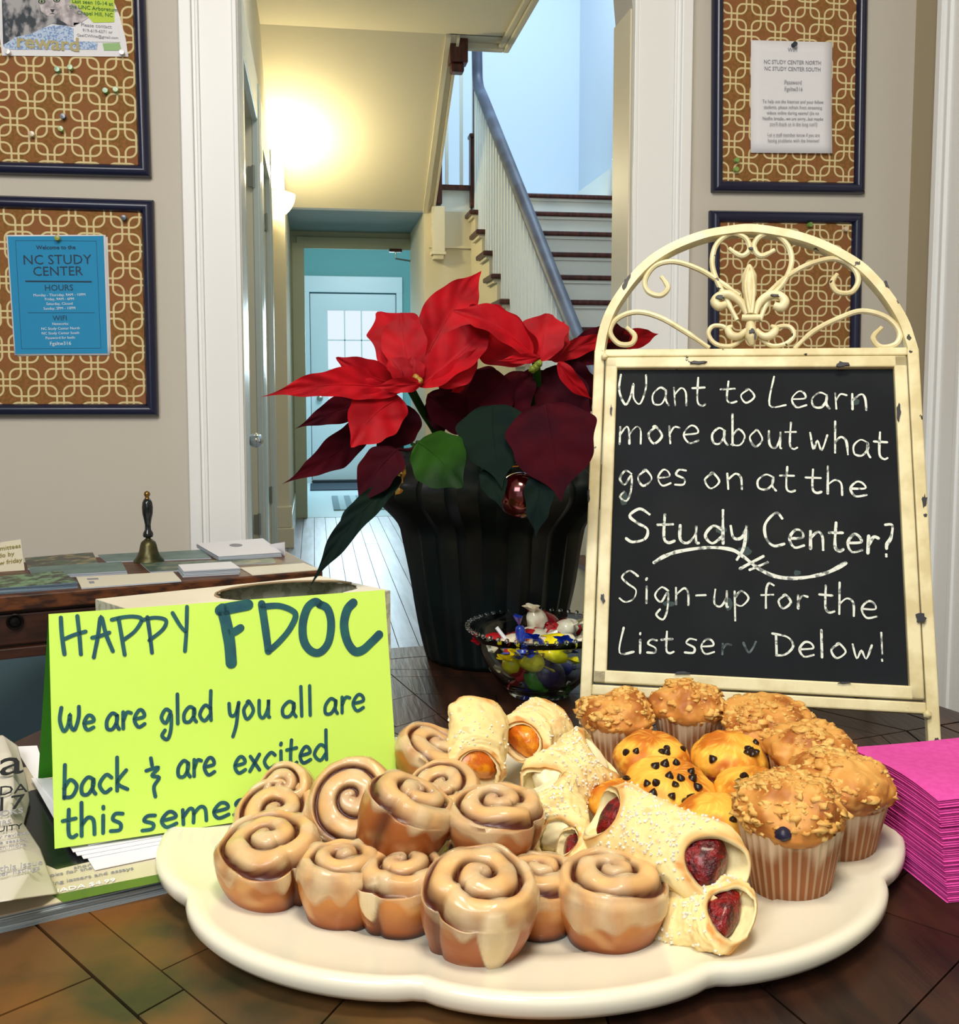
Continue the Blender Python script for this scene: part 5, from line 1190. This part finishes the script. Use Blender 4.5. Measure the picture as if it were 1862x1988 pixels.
def sweet(label, p, col, ln=.030, r=.0075, az=0, el=0, stripe=None, ends=True):
    zr = [(.010, .030), (.022, .046), (.036, .057), (.05, .064), (.064, .068), (.076, .074), (.2, .074)]   # inner radius of the bowl by height
    p = V(p); p.z = max(p.z, gc.z+.012+r); hz = p.z-gc.z; k = next(i for i in range(1, 7) if hz <= zr[i][0] or i == 6)
    f = min(1, max(0, (hz-r-zr[k-1][0])/(zr[k][0]-zr[k-1][0]))); ri = zr[k-1][1]+(zr[k][1]-zr[k-1][1])*f
    dv = V((p.x-gc.x, p.y-gc.y, 0)); lim = max(.004, ri-max(r*1.15, ln*.36)-.004)
    if dv.length > lim: dv = dv.normalized()*lim; p = V((gc.x+dv.x, gc.y+dv.y, p.z))
    t = thing('wrapped_sweet', label, 'sweet', p, 'wrapped sweets in the glass bowl'); M = Matrix.Translation(p) @ Matrix.Rotation(az, 4, 'Z') @ Matrix.Rotation(el, 4, 'Y')
    sd = random.uniform(0, 30)
    def bf(u, v):
        a = u*2*math.pi; x = (v-.5)*ln; k = math.sin(math.pi*v)**.25 if 0 < v < 1 else 0; rr = r*k*(1+.10*noise.noise(V((x*150, math.cos(a)*2+sd, math.sin(a)*2))))
        return M @ V((x, rr*math.cos(a), rr*math.sin(a)))
    MB().grid(bf, 14, 12, True).build('candy_body', MC[col], t, smooth=True, angle=50)
    if stripe:
        def sf_(u, v):
            a = u*2*math.pi; x = (v-.5)*ln*.34+ln*.05*math.sin(a*7)*(1 if v in (0, 1) else 0); return M @ V((x, r*1.05*math.cos(a), r*1.05*math.sin(a)))
        MB().grid(sf_, 28, 2, True).build('printed_band', MC[stripe], t, smooth=True)
    if ends:
        for s in (-1, 1):
            def tf(u, v):
                a = u*2*math.pi; x = s*(ln/2-.001+v*.011); rr = .0015+v*.008*(1+.35*math.sin(a*4+sd)); return M @ V((x, rr*math.cos(a), rr*.35*math.sin(a)))
            MB().grid(tf, 16, 3, True).build('twisted_end', MC[col], t, smooth=True)
# filling seen through the front and over the rim: (pixel x, y, depth)
sw = [('red and yellow sweet low at the left inside of the glass', 1000, 1290, 1.005, 'yellow', .028, .0095, .9, .6, 'red'), ('dark blue twisted sweet under the red and yellow one', 1012, 1330, 1.008, 'blue', .024, .0085, 1.4, 1.2, None), ('small red sweet right of the dark blue one', 1030, 1300, 1.015, 'red', .022, .007, 2.2, .9, None),
      ('green sweet deep in the middle of the bowl', 1052, 1322, 1.012, 'green', .034, .009, .7, 1.0, None), ('yellow sweet just below the rim at the middle', 1046, 1276, .995, 'yellow', .026, .0095, .3, .5, 'yellow'), ('large blue packet against the glass at the right', 1098, 1320, .995, 'darkblue', .042, .015, .8, .7, None),
      ('blue ended sweet below the rim, left of the yellow one', 1024, 1262, .995, 'blue', .020, .006, 1.9, .2, None), ('yellow sweet below the rim near the sign post', 1096, 1268, .985, 'yellow', .024, .007, .1, .3, None), ('blue sweet beside the sign post at rim height', 1118, 1248, .985, 'blue', .024, .007, 1.2, .5, None),
      ('long cream roll with red print lying across the top', 1030, 1238, 1.03, 'cream', .052, .0095, .25, -.12, 'red'), ('red topped sweet left of the white stick', 975, 1238, 1.04, 'red', .026, .0075, .4, .1, None), ('cream sweet with wine red twisted top at the back', 1060, 1208, 1.08, 'cream', .040, .011, .9, .9, 'wine'),
      ('wine red sweet peaking at the top of the heap', 1078, 1200, 1.085, 'wine', .026, .008, .2, .6, None), ('cream and red sweet right of the peak', 1098, 1222, 1.06, 'cream', .040, .010, 2.4, .5, 'red'), ('red sweet at the top right by the sign post', 1118, 1214, 1.07, 'red', .028, .009, .3, .2, 'cream'),
      ('small blue twist standing up on the cream roll', 1025, 1226, 1.01, 'blue', .018, .005, .2, 1.4, None), ('cream roll with a yellow oval lying in front', 1085, 1245, 1.01, 'cream', .052, .009, .2, -.05, 'yellow'), ('blue twist tail in front of the yellow oval roll', 1062, 1246, .998, 'blue', .022, .005, .9, .6, None),
      ('yellow sweet half sunk in the middle of the heap', 1050, 1252, 1.02, 'yellow', .024, .008, .6, .1, None), ('red sweet behind the blue twist', 1045, 1228, 1.06, 'red', .030, .008, 2.8, .1, 'cream'), ('green sweet low at the right behind the blue packet', 1080, 1340, 1.03, 'green', .034, .010, .3, .9, None),
      ('wine red sweet behind the yellow one below the rim', 1062, 1296, 1.02, 'wine', .028, .008, .5, .2, 'yellow'), ('hidden cream sweet deep at the left', 1010, 1300, 1.05, 'cream', .036, .009, .6, .3, None), ('hidden blue sweet deep at the right', 1110, 1290, 1.06, 'blue', .036, .010, .6, .3, None)]
for lb, x, y, dp, col, ln, r, az, el, stp in sw: sweet(lb, atd(x-14, y+5, dp+.098), col, ln*1.15, r*1.15, az, el, stp)
ls = thing('lollipop', 'white lollipop stick rising out of the sweets at the left', 'lollipop', atd(992, 1252, 1.115))
MB().tube([atd(964, 1218, 1.12), atd(990, 1252, 1.115)], .0022, 10).build('stick', mat('stick_white', (236, 238, 242), .4), ls, smooth=True)
MB().blob(atd(996, 1264, 1.115), .010, 14, 10, amp=.02).build('wrapped_head', MC['red'], ls, smooth=True)

# ================================================================== POINSETTIA
pc = V((0, 0, TZ)); q = onz(956, 1271, TZ); pc.x, pc.y = q.x, q.y
po = thing('poinsettia', 'red poinsettia in a dark green foil wrapped pot behind the candy bowl', 'potted plant', pc)
M_foil = mat('dark_green_foil', (5, 24, 24), .42, coat=.1, c2=(4, 14, 16), ns=14, bump=.5, bs=22)
sdp = 3.3
def potf(u, v, off=0):
    a = u*2*math.pi; z = .262*v; r = .0815+(.123-.0815)*v**.8+.030*smst(.62, .82, v)-.028*smst(.84, .98, v)
    f = (u*22) % 1; r *= 1+.085*(abs(f-.5)*2-.5)*(.4+.9*v)+.02*noise.noise(V((math.cos(a)*3, math.sin(a)*3, v*4)))
    z += .012*noise.noise(V((math.cos(a)*3+sdp, math.sin(a)*3, 0)))*smst(.8, 1, v)
    return pc+V(((r-off)*math.cos(a), (r-off)*math.sin(a), z))
b = MB(); b.grid(lambda u, v: potf(u, v), 22*6, 40, True); b.build('pot_wrap', M_foil, po, smooth=True, angle=35, solid=.0008)
MB().lathe([(0, .002), (.07, .002), (.07, .004), (.105, .225), (0, .225)], 32, pc).build('soil', mat('soil', (26, 20, 16), .95), po)
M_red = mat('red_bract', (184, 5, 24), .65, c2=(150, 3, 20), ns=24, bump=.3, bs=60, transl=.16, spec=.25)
M_mar_shade = mat('shaded_maroon_bract', (66, 3, 16), .85, c2=(46, 4, 18), ns=18, bump=.35, bs=60, transl=.12, spec=.15)  # maroon of the older bracts, deepened to paint shade below the upper ones
M_lv = mat('green_leaf', (34, 76, 14), .6, c2=(20, 50, 16), ns=14, bump=.35, bs=60, transl=.2, spec=.2)
M_dlv = mat('dark_green_leaf', (14, 32, 24), .85, c2=(11, 27, 26), ns=24, bump=.35, bs=60, transl=.1, spec=.15)
M_vein = mat('vein', (70, 30, 36), .6)
def leaf(b0, t0, hw, m, label=None, roll_=0, fold=.25, bend=.12, wave=.06, name='bract', shape=.42, depth=(1.15, 1.15), side=0, petiole=None, tipw=1.5):
    A, B = atd(b0[0], b0[1], depth[0]), atd(t0[0], t0[1], depth[1]); ax = B-A; Ln_ = ax.length; ax.normalize()
    vd = ((A+B)/2-O).normalized(); e2 = ax.cross(vd).normalized(); nrm = e2.cross(ax).normalized()   # nrm points to the viewer
    if nrm.dot(vd) > 0: nrm = -nrm
    rl = R(roll_); s2 = e2*math.cos(rl)+nrm*math.sin(rl); n2 = nrm*math.cos(rl)-e2*math.sin(rl)
    W2 = hw*depth[0]/FPX; sd = random.uniform(0, 50)
    def lf(u, v):
        s = v; x = (u-.5)*2
        wprof = (s**.55*(1-s)**(tipw*.62))/((.45**.55)*(.55**(tipw*.62)))*.98 if 0 < s < 1 else 0
        wprof *= (1+.06*math.sin(s*17+sd))*(1-.62*smst(.70, .96, s))
        w_ = W2*wprof*(1+.05*noise.noise(V((s*5+sd, x, 0))))
        vein = math.sin((s*1.0-abs(x)*.22)*Ln_/.0150*3.14)*.0011*smst(0, .3, abs(x))*min(1, wprof*2)
        z = fold*abs(x)*w_+wave*W2*math.sin(s*9+sd+x)*abs(x)**1.5*wprof+bend*Ln_*math.sin(math.pi*s)*.6-.10*bend*Ln_*s+vein
        return A+ax*(Ln_*s)+s2*(x*w_+side*Ln_*math.sin(math.pi*s))+n2*z
    o = MB().grid(lf, 14, 46).build(name, m, po, smooth=True, angle=0, label=label)
    b = MB(); b.tube([lf(.5, .02+.9*k/12)+n2*-.0002 for k in range(13)], [.0013*(1-k/14) for k in range(13)], 6); b.build('midrib', m, po, smooth=True)
    if petiole:
        b = MB(); b.tube(smoothline([A, (A+petiole)/2+V((0, 0, -.004)), petiole], 4), .0016, 6); b.build('leaf_stalk', m, po, smooth=True)
    return o
hA = atd(808, 742, 1.10); hB = atd(1040, 700, 1.13)
random.seed(21)
# far layer first: dark lower bracts
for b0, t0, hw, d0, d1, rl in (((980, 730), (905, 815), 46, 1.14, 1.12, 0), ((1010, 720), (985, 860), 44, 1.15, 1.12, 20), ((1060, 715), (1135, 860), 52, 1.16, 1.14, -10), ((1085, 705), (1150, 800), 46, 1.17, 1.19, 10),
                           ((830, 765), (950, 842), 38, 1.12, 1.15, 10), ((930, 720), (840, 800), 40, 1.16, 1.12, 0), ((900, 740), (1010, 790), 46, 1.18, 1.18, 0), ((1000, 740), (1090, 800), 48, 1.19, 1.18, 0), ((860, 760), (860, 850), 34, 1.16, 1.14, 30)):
    leaf(b0, t0, hw, M_mar_shade, roll_=rl, depth=(d0, d1), bend=.1)
leaf((730, 775), (572, 833), 27, M_mar_shade, 'dark red bract pointing left below the longest bract', depth=(1.12, 1.08), side=-.03, tipw=1.8)
leaf((706, 828), (547, 940), 30, M_mar_shade, 'dark wavy bract pointing down left with a curled edge', depth=(1.12, 1.05), wave=.25, side=.05, tipw=1.9)
leaf((805, 795), (726, 882), 38, M_mar_shade, depth=(1.12, 1.10))
leaf((772, 872), (695, 985), 38, M_mar_shade, 'wine red oval bract hanging at the left of the pot', depth=(1.06, 1.02), side=-.06, bend=.05, petiole=atd(820, 860, 1.1))
leaf((1062, 782), (1090, 976), 84, M_mar_shade, 'broad wine coloured bract hanging in front with a dark midrib', depth=(1.06, 1.02), fold=.12, bend=.06, tipw=1.7)
leaf((1085, 700), (1232, 642), 36, M_mar_shade, 'dark red bract reaching right behind the sign post', depth=(1.16, 1.24), fold=.1, tipw=.9)
leaf((1180, 668), (1280, 648), 20, M_red, 'bright red bract tip showing through the left scroll of the sign', depth=(1.22, 1.26))
# bright upper bracts
leaf((800, 748), (936, 524), 52, M_red, 'tallest red bract pointing up right', depth=(1.12, 1.20), side=.03, fold=.3, tipw=1.3, wave=.12)
leaf((792, 745), (732, 604), 54, M_red, 'broad red bract with a small hooked tip before the bright door glass', depth=(1.10, 1.14), side=-.10, fold=.15, tipw=.8, wave=.1)
leaf((800, 742), (778, 606), 44, M_red, depth=(1.095, 1.12), side=.02, fold=.2, tipw=.7)
leaf((815, 752), (955, 628), 44, M_red, 'red bract folding up right beside the tallest one', depth=(1.08, 1.10), side=-.05, fold=.45, roll_=-25, tipw=.9)
leaf((840, 745), (930, 672), 26, M_red, depth=(1.075, 1.08), side=-.14, fold=.1, tipw=1.2)
leaf((790, 752), (652, 694), 30, M_red, 'short red bract glowing before the window light', depth=(1.09, 1.06), side=.05, tipw=.8)
leaf((772, 756), (504, 771), 31, M_red, 'longest red bract pointing straight left', depth=(1.09, 1.00), side=-.045, fold=.35, roll_=20, tipw=1.9, bend=.05)
leaf((818, 745), (722, 752), 15, M_red, depth=(1.07, 1.04), fold=.2)
leaf((778, 772), (682, 868), 52, M_red, 'bright round red bract drooping at lower left', depth=(1.09, 1.04), side=-.08, fold=.18, tipw=.9)
leaf((806, 742), (800, 688), 22, M_red, depth=(1.075, 1.08), fold=.3); leaf((790, 742), (752, 690), 24, M_red, depth=(1.075, 1.08), fold=.4, roll_=20)
leaf((1040, 690), (912, 592), 52, M_red, 'large rounded red bract at the top centre', depth=(1.13, 1.10), side=.10, fold=.28, tipw=.7, wave=.12)
leaf((1034, 692), (878, 602), 34, M_red, 'folded red bract under the large central one', depth=(1.10, 1.08), side=-.05, fold=.5, roll_=35, tipw=.9)
leaf((1050, 702), (1066, 608), 44, M_red, 'upright red bract right of the centre', depth=(1.13, 1.15), fold=.2, tipw=.6, side=.03)
leaf((1062, 700), (1096, 622), 26, M_red, depth=(1.14, 1.17), fold=.3)
leaf((1050, 694), (966, 700), 10, M_red, depth=(1.09, 1.07)); leaf((1084, 702), (1150, 776), 16, M_red, depth=(1.12, 1.14), side=-.05, fold=.1, label='narrow bright bract edge slanting down to the sign post')
leaf((1070, 700), (1200, 660), 18, M_red, depth=(1.15, 1.2), side=.06)
leaf((900, 745), (876, 762), 10, M_red, depth=(1.1, 1.1))
# green leaves
leaf((812, 858), (896, 946), 54, M_lv, 'bright green leaf with a light edge in front of the pot', name='leaf', depth=(1.07, 1.01), fold=.12, side=.04, tipw=.7, petiole=atd(800, 862, 1.1))
leaf((958, 786), (975, 948), 68, M_dlv, 'dark blue green leaf hanging at the centre', name='leaf', depth=(1.09, 1.03), fold=.1, side=-.03, tipw=1.6)
leaf((778, 925), (603, 1137), 23, M_dlv, 'long dark green leaf drooping down left over the white box', name='leaf', depth=(1.06, .98), side=-.05, fold=.3, tipw=1.3)
leaf((760, 950), (642, 1090), 26, M_dlv, name='leaf', depth=(1.075, 1.02), side=-.05, fold=.3, roll_=30)
leaf((950, 905), (972, 985), 26, M_dlv, name='leaf', depth=(1.05, 1.03)); leaf((1050, 910), (1040, 1045), 28, M_dlv, name='leaf', depth=(1.04, 1.02))
for pts, r in (([(800, 760), (822, 800), (848, 842), (870, 900), (900, 960)], .0048), ([(1040, 700), (1042, 760), (1020, 850), (990, 960)], .0045), ([(800, 862), (830, 880), (880, 930)], .002), ([(840, 860), (850, 900)], .002)):
    MB().tube(smoothline([atd(x, y, 1.12+.035*i) for i, (x, y) in enumerate(pts)], 5), r, 10).build('stem', M_lv, po, smooth=True)
for (cx_, cy_, dp) in ((800, 738, 1.075), (808, 733, 1.075), (814, 740, 1.072), (1040, 713, 1.10), (1046, 706, 1.1), (1034, 717, 1.1)):
    MB().blob(atd(cx_, cy_, dp), .0042, 10, 8, amp=.15).build('flower_bud', mat('bud_%d' % cx_, (120, 140, 40) if cx_ > 900 else (150, 120, 40), .4), po, smooth=True)
oc_ = atd(1010, 962, 1.055); orn = thing('ornament_ball', 'shiny dark red ornament ball tucked into the front of the plant pot', 'ornament', oc_-V((0, 0, .022)))
MB().blob(oc_, .024, 28, 20, amp=0).build('ball', mat('red_mirror_ball', (96, 6, 14), .06, metal=.85, coat=1), orn, smooth=True)
M_gold = mat('gold_ribbon', (190, 150, 80), .25, metal=.9)
for k in range(3): MB().tube([atd(1010+40*math.cos(a), 918-k*6-14*math.sin(a), 1.05) for a in [math.pi*j/10 for j in range(1, 10)]], .0012, 6).build('gold_band', M_gold, orn, smooth=True)
gf = MB(); gp = atd(766, 925, 1.07)
for k in range(6): gf.blob(gp+V((random.uniform(-.006, .006), 0, random.uniform(-.016, .012))), .006, 6, 5, (1, .3, 1), .6, 2, k*3)
gf.build('foil_scrap', M_gold, None, label='crumpled gold foil scrap at the left rim of the plant pot', cat='foil', org=gp)
